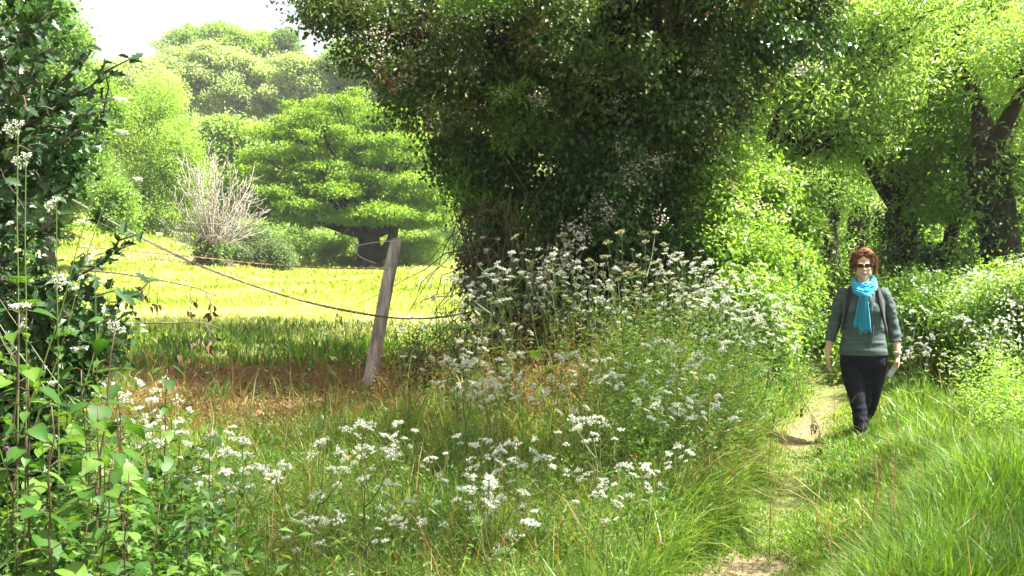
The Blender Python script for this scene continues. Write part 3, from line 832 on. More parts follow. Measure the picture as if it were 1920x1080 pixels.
# ------------------------------------------------------------------ fence post and wires
D = 12.9
b0 = px(686, 738, D); zt_ = px(745, 447, D)
pz = float(gh(b0[0], D))
fp = empty('fence_post', (b0[0], D, pz), 0, 'leaning weathered wooden fence post, grey and cracked, at the meadow edge', 'fence post')
m = roughmat('weathered_post', [(.08, .06, .05), (.38, .31, .28), (.62, .54, .49)], 18, rough=.9, bump=.9, stretch=(1, 1, .12), dist=.02)
rng = np.random.default_rng(501)
top = np.array([zt_[0] - b0[0], .1, zt_[2] - pz])
seg, sides = 26, 28
V = []
ang = np.arange(sides) / sides * 2 * math.pi
gr = rng.normal(0, .03, sides)
for i in range(seg):
    s = i / (seg - 1)
    c = top * s + np.array([math.sin(s * 5) * .012 - .02 * math.sin(s * 3.1), 0, -.12 * (1 - s)])
    r = .078 * (1 - .12 * s) * (1 + .05 * math.exp(-((s - .3) / .07) ** 2))
    rr = r * (1 + gr + rng.normal(0, .006, sides) + .05 * np.sin(ang * 2 + s))
    rr[5:7] *= 1 - .16 * (s > .35)
    rr[19:20] *= 1 - .2 * (s < .8)
    if i == seg - 1: rr *= .9
    V.append(c + np.stack([np.cos(ang) * rr, np.sin(ang) * rr, np.sin(ang * 1 + .6) * .012 * (s > .97)], 1))
V = np.concatenate(V + [np.array([top + [0, 0, -.004]])])
q = [(i * sides + k, i * sides + (k + 1) % sides, (i + 1) * sides + (k + 1) % sides, (i + 1) * sides + k) for i in range(seg - 1) for k in range(sides)]
build('post', V, [np.array(q), np.array([(len(V) - 1, (seg - 1) * sides + k, (seg - 1) * sides + (k + 1) % sides) for k in range(sides)])], m, fp, smooth=True)
mw = roughmat('galvanised_wire', [(.30, .29, .27), (.45, .44, .42)], 40, rough=.5, bump=.1, spec=.6)
mr = roughmat('rusty_wire', [(.16, .08, .045), (.30, .17, .10)], 40, rough=.8, bump=.1)
mc = roughmat('old_cable', [(.09, .075, .06), (.24, .21, .18)], 60, rough=.8, bump=.3)
g = Geo()
for zz in (.48, .5, .52): # wire wound round the post
    c = np.array([top[0] * .8, .08, 1.42 + (zz - .5)])
    a = np.linspace(0, 2 * math.pi, 17)
    tube(g, np.stack([c[0] + np.cos(a) * .079, c[1] + np.sin(a) * .079, c[2] + a * .001], 1), .0035, 5)
g.obj('wire_binding', mw, fp, True)

def wire(name, label, pts, rad, mat, cat='wire', n=60, twist=0, loose=.0):
    """Catmull-Rom through (px, py, D) points; a rope of strands if twist"""
    K = np.array([px(*q) for q in pts]); K = np.concatenate([K[:1] * 2 - K[1:2], K, K[-1:] * 2 - K[-2:-1]])
    out = []
    for i in range(1, len(K) - 2):
        for t in np.linspace(0, 1, n // (len(K) - 3), endpoint=False):
            a, b, c, d = K[i - 1:i + 3]
            out.append(.5 * ((2 * b) + (c - a) * t + (2 * a - 5 * b + 4 * c - d) * t * t + (3 * b - a - 3 * c + d) * t ** 3))
    out.append(K[-2]); P = np.array(out)
    o = P[0].copy()
    g = Geo()
    if twist:
        ph = np.arange(len(P)) * .9
        for k in range(twist):
            off = np.stack([np.zeros(len(P)), np.cos(ph + k * 6.28 / twist), np.sin(ph + k * 6.28 / twist)], 1) * rad * (1 + loose * np.sin(np.arange(len(P)) * .11)[:, None])
            tube(g, P - o + off, rad * .8, 5)
    else:
        tube(g, P - o, rad, 6)
    ob = g.obj(name, mat, None, True)
    ob.location = o
    return tag(ob, label, cat)

wire('sagging_cable', 'thick twisted cable sagging from the holly past the fence post to the ivy covered tree',
     [(20, 300, 8), (120, 365, 8.6), (270, 448, 9.6), (400, 508, 10.7), (560, 562, 11.8), (705, 592, 12.72), (800, 597, 13), (890, 583, 13), (960, 558, 13), (1010, 535, 13)], .007, mc, n=260, twist=3, loose=.35)
wire('barbed_wire', 'thin rusty wire strung over the meadow to the fence post', [(150, 462, 9), (330, 478, 10.5), (480, 494, 11.5), (600, 502, 12.3), (728, 505, 12.8)], .0045, mr, n=120, twist=2)
wire('loose_wire', 'bent end of pale wire curling out from the top of the fence post', [(745, 451, 12.8), (700, 455, 12.75), (668, 463, 12.7), (672, 478, 12.7), (684, 486, 12.7), (705, 494, 12.75)], .0055, mw, n=60)
wire('wire_loop', 'pale loop of wire hanging at the foot of the ivy', [(905, 572, 12.9), (935, 603, 12.8), (975, 607, 12.8), (1000, 590, 12.8), (1012, 560, 12.9)], .004, mw, n=60)

def bramble(label, pts, seed, r=.005):
    P = [px(*q) for q in pts]
    o = P[0].copy(); rng = np.random.default_rng(seed)
    root = empty('bramble_stem', tuple(o), 0, label, 'bramble')
    g = Geo(); K = np.array(P)
    t = np.linspace(0, 1, len(K)); ts = np.linspace(0, 1, 40)
    C = np.stack([np.interp(ts, t, K[:, i]) for i in range(3)], 1)
    for _ in range(4): C[1:-1] = (C[:-2] + C[1:-1] * 2 + C[2:]) / 4
    tube(g, C - o, np.linspace(r, r * .5, 40), 5)
    gl = Geo()
    for k in range(10):
        i = rng.integers(12, 39); q = C[i] - o
        e = q + np.array([rng.normal(0, .02), 0, -rng.uniform(.05, .16)])
        tube(g, curve(q, e, 4, wob=.006, rng=rng), .0018, 4)
        for j in range(3):
            poly_leaf(gl, e + rng.normal(0, .01, 3), rng.normal(0, .5, 3) + [0, 0, -.8], rng.normal(0, 1, 3), .045, .02, OVATE, rng.uniform(), cup=.5)
    g.obj('stem', M['drytwig'], root, True); gl.obj('foliage', M['deadleaf'], root)
bramble('arching dry bramble stem hanging over the bright meadow, just under the cable', [(150, 505, 5.6), (220, 512, 5.7), (300, 525, 5.8), (370, 540, 5.9), (405, 555, 6)], 601)
bramble('arching bramble stem with withered leaves crossing the meadow shade line', [(110, 655, 5.2), (150, 620, 5.3), (190, 605, 5.4), (300, 606, 5.6), (380, 604, 5.7), (412, 616, 5.8)], 602)
bramble('thin thorny shoot reaching onto the path beside the grass', [(1490, 700, 9.2), (1500, 740, 9.1), (1520, 775, 9.0), (1535, 800, 9.0), (1540, 830, 9.0)], 603)

#SPLIT2
# ------------------------------------------------------------------ grass
def blades(x, y, h, w, rng, lean=.35, tint=None, ldir=None, nseg=3):
    n = len(x)
    z = gh(x, y) - .015
    w = w * np.exp(rng.normal(-.05, .42, n))
    h = h * rng.uniform(.75, 1.15, n)
    a = rng.uniform(0, 2 * math.pi, n) if ldir is None else ldir + rng.normal(0, .8, n)
    ld_ = np.stack([np.cos(a), np.sin(a), np.zeros(n)], 1)
    f = a + rng.uniform(-1.2, 1.2, n)
    sd_ = np.stack([-np.sin(f), np.cos(f), np.zeros(n)], 1)
    ln = np.abs(rng.normal(lean, lean * .5, n))
    P0 = np.stack([x, y, z], 1)
    V = []
    for k in range(nseg):
        s = k / nseg
        c = P0 + ld_ * (ln * h * s * s)[:, None]; c[:, 2] += h * (s - .35 * ln * s * s)
        ww = w * (1 - s * .45)
        V += [c - sd_ * (ww / 2)[:, None], c + sd_ * (ww / 2)[:, None]]
    c = P0 + ld_ * (ln * h)[:, None]; c[:, 2] += h * (1 - .5 * ln)
    V.append(c)
    k = 2 * nseg + 1
    V = np.stack(V, 1).reshape(-1, 3)
    b = np.arange(n)[:, None] * k
    Q = np.concatenate([b + [2 * i, 2 * i + 1, 2 * i + 3, 2 * i + 2] for i in range(nseg - 1)])
    T = b + [2 * nseg - 2, 2 * nseg - 1, 2 * nseg]
    t = rng.uniform(0, 1, n) if tint is None else tint
    return V, [Q, T], np.repeat(t, k)


def scat(n, D0, D1, p0, p1, rng, dens=None, pw=2.0):
    """points spread over the ground between distances D0 and D1 and photo columns p0..p1 (denser near the eye)"""
    u = rng.uniform(0, 1, n)
    y = (D0 ** (1 - pw) + u * (D1 ** (1 - pw) - D0 ** (1 - pw))) ** (1 / (1 - pw)) if pw != 1 else D0 * (D1 / D0) ** u
    x = (rng.uniform(p0, p1, n) - 960) / F * y
    if dens is not None:
        k = rng.uniform(0, 1, n) < dens(x, y); x, y = x[k], y[k]
    return x, y


def patch(x, y, s, seed=0):
    return .5 + .25 * (np.sin(x * s + seed) + np.sin(y * s * 1.3 + seed * 2 + np.sin(x * s * .7)) ) * np.cos((x + y) * s * .53 + seed) + \
        .25 * np.sin(x * s * 2.3 - y * s * 1.9 + seed)


def grass(name, x, y, h, w, mat, rng, **k):
    V, P, t = blades(x, y, h, w, rng, **k)
    o = build(name, V, P, M[mat], None, t)
    return tag(o, kind='stuff')

rng = np.random.default_rng(701)
# meadow: sunlit grass
x, y = scat(150000, 15.5, 72, -260, 1010, rng, pw=1.35)
h = (.10 + .14 * patch(x, y, .8, 1) * rng.uniform(.6, 1.4, len(x))) * (1 + .012 * y)
grass('meadow_grass', x, y, h, .0016 * y + .004, 'field', rng, lean=.5, tint=np.clip(patch(x, y, .35, 3) * .9 + .35 * patch(x, y, 1.3, 8) + rng.uniform(0, .5, len(x)) - .35, 0, 1))  # tint patches: uneven grass, and streaks of tree shade put into the colour
# shaded strip of green grass at the edge
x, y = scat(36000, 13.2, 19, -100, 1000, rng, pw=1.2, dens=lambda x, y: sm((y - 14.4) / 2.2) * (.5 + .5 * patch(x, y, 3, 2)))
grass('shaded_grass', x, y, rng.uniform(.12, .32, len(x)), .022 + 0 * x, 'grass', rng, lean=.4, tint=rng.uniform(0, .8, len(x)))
# dead litter and straw
x, y = scat(42000, 8.5, 16.5, 150, 1250, rng, pw=1.2, dens=lambda x, y: litter_at(x, y) * (.3 + .7 * patch(x, y, 2.2, 5)))
grass('straw', x, y, rng.uniform(.04, .20, len(x)), .009 + .0009 * y, 'drygrass', rng, lean=1.1)
x, y = scat(9000, 8.2, 15.5, 150, 1300, rng, pw=1.2)
grass('reddish_stalks', x, y, rng.uniform(.08, .26, len(x)), .006 + .0004 * y, 'drygrass', rng, lean=.3, tint=rng.uniform(.45, .8, len(x)))
x, y = scat(5200, 8.6, 12.4, 560, 1180, rng, pw=1.2, dens=lambda x, y: patch(x, y, 2.6, 3) > .45)
grass('orange_straw', x, y, rng.uniform(.05, .20, len(x)), .006 + .0006 * y, 'straw', rng, lean=.6)
# verge: long green grass
def vdens(x, y):
    return (1 - .95 * litter_at(x, y) * (patch(x, y, 1.5, 9) < 1.1)) * (x < pathx(y) - .28) * (.35 + .65 * patch(x, y, 1.9, 4))
x, y = scat(240000, 3.2, 13, -60, 1560, rng, pw=1.9, dens=vdens)
h = rng.uniform(.18, .48, len(x)) * (.7 + .5 * patch(x, y, 2.4, 7))
grass('verge_grass', x, y, h, 0.0025 + .0008 * y, 'grass', rng, lean=.55, tint=np.clip(rng.uniform(0, .9, len(x)) + .2 * patch(x, y, 1.1, 6), 0, 1))
# lane: short trodden grass either side of the soil, long grass on the right
def ldens(x, y):
    d = x - pathx(y); return np.clip(1.2 - soil_at(x, y) * 1.0, 0, 1) * (d > -.6)
x, y = scat(230000, 4.6, 30, 1250, 2100, rng, pw=1.9, dens=ldens)
d = x - pathx(y)
h = (.035 + .05 * sm(np.abs(d) / .4) + .30 * sm((d - .34) / .8)) * rng.uniform(.5, 1.35, len(x)) * (.7 + .5 * patch(x, y, 2.1, 8))
h = h * (1 - .4 * sm((y - 10) / 4) * (d < 1.5))
grass('lane_grass', x, y, h, .002 + .0008 * y, 'grass', rng, lean=.5, tint=np.clip(rng.uniform(0, .9, len(x)) * .8 + .35 * patch(x, y, .9, 2) - .05, 0, 1))
x, y = scat(9000, 4.6, 20, 1450, 2100, rng, pw=1.7, dens=lambda x, y: sm((x - pathx(y) - .45) / .8))
grass('old_lane_grass', x, y, rng.uniform(.10, .42, len(x)), .003 + .0010 * y, 'drygrass', rng, lean=.9, tint=rng.choice([.0, .1, .95, 1.0], len(x)))
x, y = scat(900, 4.6, 14, 1480, 2060, rng, pw=1.5, dens=lambda x, y: (x > pathx(y) + .5))
x2, y2 = scat(70000, 4.2, 24, 2090, 3300, rng, pw=1.9)
grass('outer_lane_grass', x2, y2, rng.uniform(.12, .42, len(x2)), .003 + .0011 * y2, 'grass', rng, lean=.5)
x2, y2 = scat(30000, 3.4, 14, -1100, -50, rng, pw=1.7)
grass('outer_verge_grass', x2, y2, rng.uniform(.12, .42, len(x2)), .003 + .0011 * y2, 'grass', rng, lean=.5)
# pale seeding stems over the grass
x, y = scat(2600, 4.2, 13, 200, 1950, rng, pw=1.7, dens=lambda x, y: (1.0 - soil_at(x, y)) * np.where(x > pathx(y), .25, 1))
grass('seeding_grass', x, y, rng.uniform(.45, .85, len(x)), .004 + 0 * x, 'drygrass', rng, lean=.5, tint=rng.uniform(0, 1, len(x)), nseg=4)


x, y = scat(420, 5.6, 8.8, 1250, 1500, rng, pw=1.3, dens=lambda x, y: (x < pathx(y) - .4) * (x > pathx(y) - 1.3))
grass('arching_grass', x, y, rng.uniform(.5, .95, len(x)), .004 + .0006 * y, 'drygrass', rng, lean=.95, ldir=np.full(len(x), -.3), tint=rng.choice([.0, .1, .9, 1.0], len(x)), nseg=5)
x, y = scat(1800, 5.4, 9.5, 1180, 1500, rng, pw=1.3, dens=lambda x, y: (x < pathx(y) - .3) * (x > pathx(y) - 1.6))
grass('long_bank_grass', x, y, rng.uniform(.3, .65, len(x)), .003 + .0009 * y, 'grass', rng, lean=.8, ldir=np.full(len(x), -.4), tint=rng.uniform(.2, 1, len(x)), nseg=4)


# ------------------------------------------------------------------ leafy ground cover (bedstraw, nettle, dock)
def cover(name, x, y, hmax, mat, rng, L=.035, W=.014, per=22, spread=.05):
    n = len(x); z = gh(x, y)
    k = np.repeat(np.arange(n), per)
    s = rng.uniform(0, 1, len(k))
    lean = rng.normal(0, .25, (n, 2))
    P = np.stack([x[k] + lean[k, 0] * s * hmax[k] + rng.normal(0, spread * .5, len(k)), y[k] + lean[k, 1] * s * hmax[k] + rng.normal(0, spread * .5, len(k)), z[k] + s * hmax[k]], 1)
    a = rng.uniform(0, 6.28, len(k))
    Dv = np.stack([np.cos(a), np.sin(a), rng.normal(.1, .45, len(k))], 1)
    U = np.stack([rng.normal(0, .35, len(k)), rng.normal(0, .35, len(k)), np.ones(len(k))], 1)
    sz = rng.uniform(.6, 1.4, len(k)) * (1.1 - .4 * s)
    t = np.clip(rng.uniform(0, 1, n)[k] * .5 + rng.uniform(0, .5, len(k)), 0, 1)
    V, T, tt = leafgeo(P, Dv, U, L * sz, W * sz, .2, .45, t)
    return tag(build(name, V, T, M[mat], None, tt), kind='stuff')

x, y = scat(5200, 3.6, 12, -60, 1480, rng, pw=1.6, dens=lambda x, y: (x < pathx(y) - .35) * (1 - .75 * litter_at(x, y)))
cover('leafy_ground_cover', x, y, rng.uniform(.15, .55, len(x)), 'weed', rng)
x, y = scat(1500, 7.0, 14.5, 1130, 1500, rng, pw=1.3, dens=lambda x, y: (x < pathx(y) - .3))
cover('bank_undergrowth', x, y, rng.uniform(.3, 1.0, len(x)), 'weed', rng, L=.05, W=.018, per=28)
x, y = scat(2600, 8, 18, 1640, 2060, rng, pw=1.3, dens=lambda x, y: (x > pathx(y) + 1.5))
cover('bank_herbs', x, y, rng.uniform(.3, .9, len(x)), 'shrub', rng, L=.05, W=.02, per=30)
x, y = scat(900, 3.2, 6, -80, 380, rng, pw=1.3)
cover('shaded_undergrowth', x, y, rng.uniform(.3, .8, len(x)), 'broad', rng, L=.055, W=.03, per=24)
M['litter'] = leafmat('fallen_leaf', [(.15, .085, .04), (.25, .15, .075), (.36, .26, .14)], trans=(1.1, .8, .6), t=.2, rough=.7)
x, y = scat(4200, 9.4, 15.6, 250, 1150, rng, pw=1.1, dens=lambda x, y: litter_at(x, y) * (patch(x, y, 2.4, 4) > .3))
cover('fallen_leaves', x, y, rng.uniform(.03, .12, len(x)), 'litter', rng, L=.06, W=.03, per=9, spread=.22)
# brown seed heads and dry dock stalks
x, y = scat(900, 7.5, 13.5, 700, 1420, rng, pw=1.3, dens=lambda x, y: (x < pathx(y) - .4))
cover('dry_herb_stalks', x, y, rng.uniform(.3, .9, len(x)), 'drygrass', rng, L=.03, W=.010, per=26, spread=.03)
x, y = scat(1300, 14, 24, 1560, 1960, rng, pw=1.2)
cover('far_bank_undergrowth', x, y, rng.uniform(.4, 1.3, len(x)), 'shrub', rng, L=.08, W=.035, per=34, spread=.1)
x, y = scat(1500, 12.2, 14.6, 760, 1330, rng, pw=1.2)
cover('brambly_undergrowth', x, y, rng.uniform(.2, .8, len(x)), 'hawthorn', rng, L=.05, W=.03, per=26, spread=.1)


# ------------------------------------------------------------------ cow parsley
def umbel_mesh(seed, R_=.045, cream=False, dens=1.0):
    """compound umbel: rays and a dome of small round umbellets made of five-petalled specks"""
    r = np.random.default_rng(seed)
    g = Geo(); P = []; D_ = []; U_ = []; T_ = []
    n = int(r.integers(8, 13))
    for i in range(n):
        a = i * 2.4 + r.normal(0, .2); rad = R_ * math.sqrt((i + .4) / n) * r.uniform(.9, 1.1)
        c = np.array([math.cos(a) * rad, math.sin(a) * rad, .036 - rad * rad * 6 + r.normal(0, .003)])
        tube(g, [(0, 0, 0), c * [.6, .6, .55], c], .0007, 3, cap=False)
        k = int(17 * dens)
        u = nrm(r.normal(0, 1, (k, 3)) * [1, 1, .5] + [0, 0, .35])
        P.append(c + u * .0085 * r.uniform(.6, 1.1, (k, 1))); D_.append(nrm(r.normal(0, 1, (k, 3)))); U_.append(u + r.normal(0, .25, (k, 3)))
        T_.append(r.uniform(0, 1, k))
    P = np.concatenate(P); V, T, tt = leafgeo(P, np.concatenate(D_), np.concatenate(U_), .0062, .0058, .1, .5, np.concatenate(T_))
    return g, (V, T, tt)


HEADS = []
for s in range(6):
    g, (V_, T_, tt_) = umbel_mesh(800 + s, R_=[.030, .036, .040, .034, .026, .038][s])
    o = build('flower_head', V_, T_, M['petal'], None, tt_)
    r_ = g.obj('ray', M['stem'], None)
    HEADS.append((o.data, r_.data))
    bpy.data.objects.remove(o); bpy.data.objects.remove(r_)
CREAM = []
for s in range(3):
    g, (V_, T_, tt_) = umbel_mesh(850 + s, R_=.034, dens=.5)
    o = build('seed_head', V_, T_, M['cream'], None, tt_); r_ = g.obj('ray', M['stem'], None)
    CREAM.append((o.data, r_.data)); bpy.data.objects.remove(o); bpy.data.objects.remove(r_)


def fern_leaf(g, p, d, L, r):
    """finely cut leaf: midrib with paired narrow leaflets"""
    d = nrm(np.asarray(d)[None])[0]; side = nrm(np.cross(d, [0, 0, 1.])[None])[0]
    pts = []; dr = []; sz = []
    for k in range(7):
        f = .25 + .75 * k / 7; c = p + d * L * f + np.array([0, 0, -.25 * L * f * f])
        for sgn in (-1, 1):
            ll = L * .42 * (1 - f * .75)
            for j in range(4):
                q = c + (side * sgn + d * .45) * ll * j / 4
                for e in (-1, 1):
                    pts.append(q); dr.append(side * sgn * .6 + d * (.5 + .6 * e)); sz.append(ll * .4 * (1 - j / 5))
    pts = np.array(pts); n = len(pts)
    V, T, tt = leafgeo(pts, np.array(dr), np.tile([0, 0, 1.], (n, 1)) + r.normal(0, .2, (n, 3)), np.array(sz), np.array(sz) * .45, .15, .45, r.uniform(0, 1, n))
    g.add(V, T, tt)
    tube(g, [p, p + d * L * .5 + [0, 0, -.06 * L], p + d * L + [0, 0, -.25 * L]], .0012, 3, .3, False)


def parsley_proto(seed, H, cream=False, nmain=4, hs=1.0):
    r = np.random.default_rng(seed)
    root = empty('cow_parsley')
    g = Geo(); gl = Geo(); tips = []
    P = curve((0, 0, -.02), (r.normal(0, .05), r.normal(0, .05), H * .93), 9, wob=.006, rng=r)
    tube(g, P, np.linspace(.0042, .0018, 9), 5)
    tips.append((P[-1], 0))
    for i in range(nmain):
        f = .38 + .5 * i / nmain; k = int(f * 8); q = P[k]
        a = i * 2.4 + r.uniform(0, .6); out_ = H * r.uniform(.14, .24)
        e = np.array([q[0] + math.cos(a) * out_, q[1] + math.sin(a) * out_, H * r.uniform(.74, .99)])
        C = curve(q, e, 6, wob=.004, rng=r, sag=.02)
        tube(g, C, np.linspace(.0026, .0012, 6), 4)
        tips.append((e, 1))
        if r.uniform() < .75:
            q2 = C[3]; e2 = q2 + np.array([math.cos(a + 1.3) * .07, math.sin(a + 1.3) * .07, r.uniform(.05, .12)])
            tube(g, curve(q2, e2, 4, rng=r), .0011, 4); tips.append((e2, 2))
        fern_leaf(gl, q, (math.cos(a + .5), math.sin(a + .5), .5), min(H, .9) * r.uniform(.10, .19), r)
    for i in range(4):
        a = r.uniform(0, 6.28); fern_leaf(gl, P[int(r.integers(0, 3))], (math.cos(a), math.sin(a), .8), min(H, .9) * r.uniform(.2, .3), r)
    g.obj('stem', M['stem'], root); gl.obj('foliage', M['weed'], root)
    for (e, k) in tips:
        hd, ry = (CREAM if cream else HEADS)[int(r.integers(0, 3 if cream else 6))]
        o = bpy.data.objects.new('flower_head', hd); COL.objects.link(o); o.parent = root
        s = (1.1 if k == 0 else .9 if k == 1 else .62) * r.uniform(.7, 1.15) * hs
        o.location = e; o.scale = (s, s, s)
        o.rotation_euler = (r.normal(.18, .4), r.normal(0, .4), r.uniform(0, 6.28))
        rr_ = bpy.data.objects.new('ray', ry); COL.objects.link(rr_); rr_.parent = o
    return root


def dup(root, loc, rz, sc_=1.0, label=None, group=None, cat=None, tilt=(0, 0)):
    r = root.copy(); COL.objects.link(r); r.location = loc; r.rotation_euler = (tilt[0], tilt[1], rz); r.scale = (sc_,) * 3
    tag(r, label, cat, group)
    for ch in list(root.children):
        c = ch.copy(); COL.objects.link(c); c.parent = r
        for gch in list(ch.children):
            d_ = gch.copy(); COL.objects.link(d_); d_.parent = c
    return r


def drop(root):
    for ch in list(root.children):
        for gch in list(ch.children): bpy.data.objects.remove(gch)
        bpy.data.objects.remove(ch)
    bpy.data.objects.remove(root)


PROTO = [parsley_proto(901 + i, [.6, .75, .95, 1.15, 1.35][i // 2], nmain=3 + i % 3) for i in range(10)]
PH = [[.6, .75, .95, 1.15, 1.35][i // 2] for i in range(10)]
PNEAR = [parsley_proto(921 + i, .62, nmain=4, hs=.85) for i in range(4)]
TALL = [parsley_proto(931 + i, 2.1, nmain=4) for i in range(2)]
PCREAM = [parsley_proto(951 + i, 1.25, cream=True, nmain=4) for i in range(2)]
rng = np.random.default_rng(990)
used = []
# each zone: count, D range, photo columns, height range, label
ZONES = [
    (26, 4.6, 6.6, 690, 1290, .45, .80, 'white cow parsley low in the long green grass at the bottom edge', 'cow parsley at the bottom of the verge', PNEAR),
    (30, 6.6, 9.2, 740, 1330, .60, .95, 'white cow parsley on the verge in front of the ivy covered tree', 'cow parsley on the verge', PROTO),
    (46, 9.0, 12.4, 800, 1440, .80, 1.35, 'white cow parsley massed at the foot of the ivy covered tree', 'cow parsley at the foot of the ivy covered tree', PROTO),
    (34, 8.5, 13.0, 1290, 1490, .8, 1.35, 'white cow parsley on the bank just beside the soil path', 'cow parsley on the bank by the path', PROTO),
    (9, 4.4, 6.4, 330, 640, .45, .85, 'white cow parsley between the broad leaved plants and the open verge', 'cow parsley by the broad leaved plants', PNEAR),
    (6, 4.6, 6.5, 150, 330, .8, 1.15, 'white cow parsley rising among the broad leaved plants under the holly', 'cow parsley under the holly', PROTO),
    (52, 10.5, 16, 1690, 1940, .6, 1.1, 'white cow parsley on the bank beyond the lane grass', 'cow parsley on the far bank of the lane', PROTO),
    (10, 14, 20, 1500, 1560, .7, 1.1, 'white cow parsley at the lane edge behind the woman', 'cow parsley behind the woman', PROTO),
    (16, 9.5, 12.2, 930, 1280, .9, 1.6, 'cream umbels of going over cow parsley against the dark ivy', 'fading cow parsley against the ivy', PCREAM),
]
for (n, d0, d1, p0, p1, h0_, h1_, lb, grp, protos) in ZONES:
    for i in range(n):
        for _ in range(20):
            yy = rng.uniform(d0, d1); xx = (rng.uniform(p0, p1) - 960) / F * yy
            if abs(xx - pathx(yy)) < .35: continue
            if all((xx - a) ** 2 + (yy - b_) ** 2 > .018 for a, b_ in used): break
        used.append((xx, yy))
        hh = rng.uniform(h0_, h1_)
        if protos is PROTO:
            j = int(np.argmin(np.abs(np.array(PH) - hh) + rng.uniform(0, .06, 10))); s_ = hh / PH[j]
        elif protos is PNEAR: j = int(rng.integers(4)); s_ = hh / .62
        else: j = int(rng.integers(2)); s_ = hh / 1.25
        dup(protos[j], (xx, yy, float(gh(xx, yy))), rng.uniform(0, 6.28), s_, lb, grp, 'cow parsley', (rng.normal(0, .1), rng.normal(0, .1)))
# tall ones standing in front of the holly
for (a, b_, dd), od in zip([(30, 165, 3.7), (45, 230, 3.75), (110, 320, 3.8), (185, 430, 3.9)], ('highest', 'second highest', 'third highest', 'lowest')):
    q = px(a, b_, dd); z = float(gh(q[0], dd))
    dup(TALL[int(rng.integers(2))], (q[0], dd, z), rng.uniform(0, 6.28), (q[2] - z) / 2.1, od + ' of the four white cow parsleys reaching up in front of the dark holly', 'tall cow parsley before the holly', 'cow parsley')
for p_ in PROTO + PCREAM + TALL + PNEAR: drop(p_)


# ------------------------------------------------------------------ broad leaved plants
def broad_proto(seed, H):
    r = np.random.default_rng(seed)
    root = empty('broad_leaved_plant')
    g = Geo()
    P = curve((0, 0, -.02), (r.normal(0, .05), r.normal(0, .05), H), 14, wob=.004, rng=r)
    tube(g, P, np.linspace(.0042, .0018, 14), 6)
    n = int(H / .052)
    leaves_ = []
    for i in range(n):
        f = .12 + .88 * i / (n - 1); k = min(int(f * 13), 12); q = P[k] + (P[k + 1] - P[k]) * (f * 13 - k)
        a0 = i * 1.57 + r.normal(0, .25)
        for sgn in (0, math.pi):
            if r.uniform() < .22: continue
            a = a0 + sgn + r.normal(0, .2)
            pl = .055 * (1.2 - f) + .02
            d = np.array([math.cos(a), math.sin(a), .35 - .2 * f])
            e = q + d * pl
            tube(g, [q, q + d * pl * .5 + [0, 0, .006], e], .0014, 4)
            Lf = (.098 - .042 * f) * r.choice([.5, .75, 1, 1.2]) * r.uniform(.85, 1.15)
            leaves_.append((e, np.array([math.cos(a), math.sin(a), r.uniform(-.75, .15)]), Lf))
    g.obj('stem', M['redstem'], root, True)
    for (e, d, Lf) in leaves_:
        gl = Geo()
        poly_leaf(gl, e, d, np.array([r.normal(0, .25), r.normal(0, .25), 1.]), Lf, Lf * .78, HEART, r.uniform(), cup=r.uniform(.05, .35), bend=r.uniform(.1, .45))
        gl.obj('leaf', M['broad'], root, True)
    return root

BP = [broad_proto(1001 + i, 1.0) for i in range(4)]
rng = np.random.default_rng(1100)
spots = [(130, 605, 3.6), (12, 590, 3.5), (60, 690, 3.4), (205, 690, 3.9), (95, 760, 3.2), (180, 760, 3.5), (245, 770, 3.7), (30, 800, 3.35), (255, 690, 4.3), (140, 850, 3.2), (280, 840, 3.6), (215, 870, 3.4),
         (330, 880, 3.8), (60, 900, 3.3), (390, 800, 4.6), (400, 900, 4.0), (170, 660, 4.4), (20, 680, 3.9), (300, 690, 5.0), (350, 960, 3.6), (250, 950, 3.3), (150, 970, 3.35), (440, 960, 4.0), (75, 620, 4.2)]
tall_i = 0
for i, (a, b_, dd) in enumerate(spots):
    q = px(a, b_, dd); z = float(gh(q[0], dd)); hh = q[2] - z
    lb = 'tallest heart leaved plant of the clump, standing out against the bright meadow' if i == 0 else \
        'plant with broad heart shaped leaves on a brown stem in the clump under the holly'
    if i in (14, 18): lb = 'broad leaved plant standing apart from its clump in the thin grass'
    if i not in (0, 14, 18):
        row = 'front' if dd < 3.45 else 'middle' if dd < 3.85 else 'back'
        same = sorted(a2 for (a2, b2, d2) in spots if ('front' if d2 < 3.45 else 'middle' if d2 < 3.85 else 'back') == row)
        od = ['first', 'second', 'third', 'fourth', 'fifth', 'sixth', 'seventh', 'eighth', 'ninth', 'tenth', 'eleventh'][same.index(a)]
        lb = 'heart leaved plant, %s from the frame edge in the %s row under the holly' % (od, row)
    else:
        if i: lb = ('nearer' if i == 14 else 'farther') + ' of two broad leaved plants standing apart from the clump in thin grass'
    dup(BP[i % 4], (q[0], dd, z), rng.uniform(0, 6.28), hh, lb, 'broad leaved plants under the holly' if i not in (0,) else None, 'plant', (rng.normal(0, .05), rng.normal(0, .05)))
for p_ in BP: drop(p_)

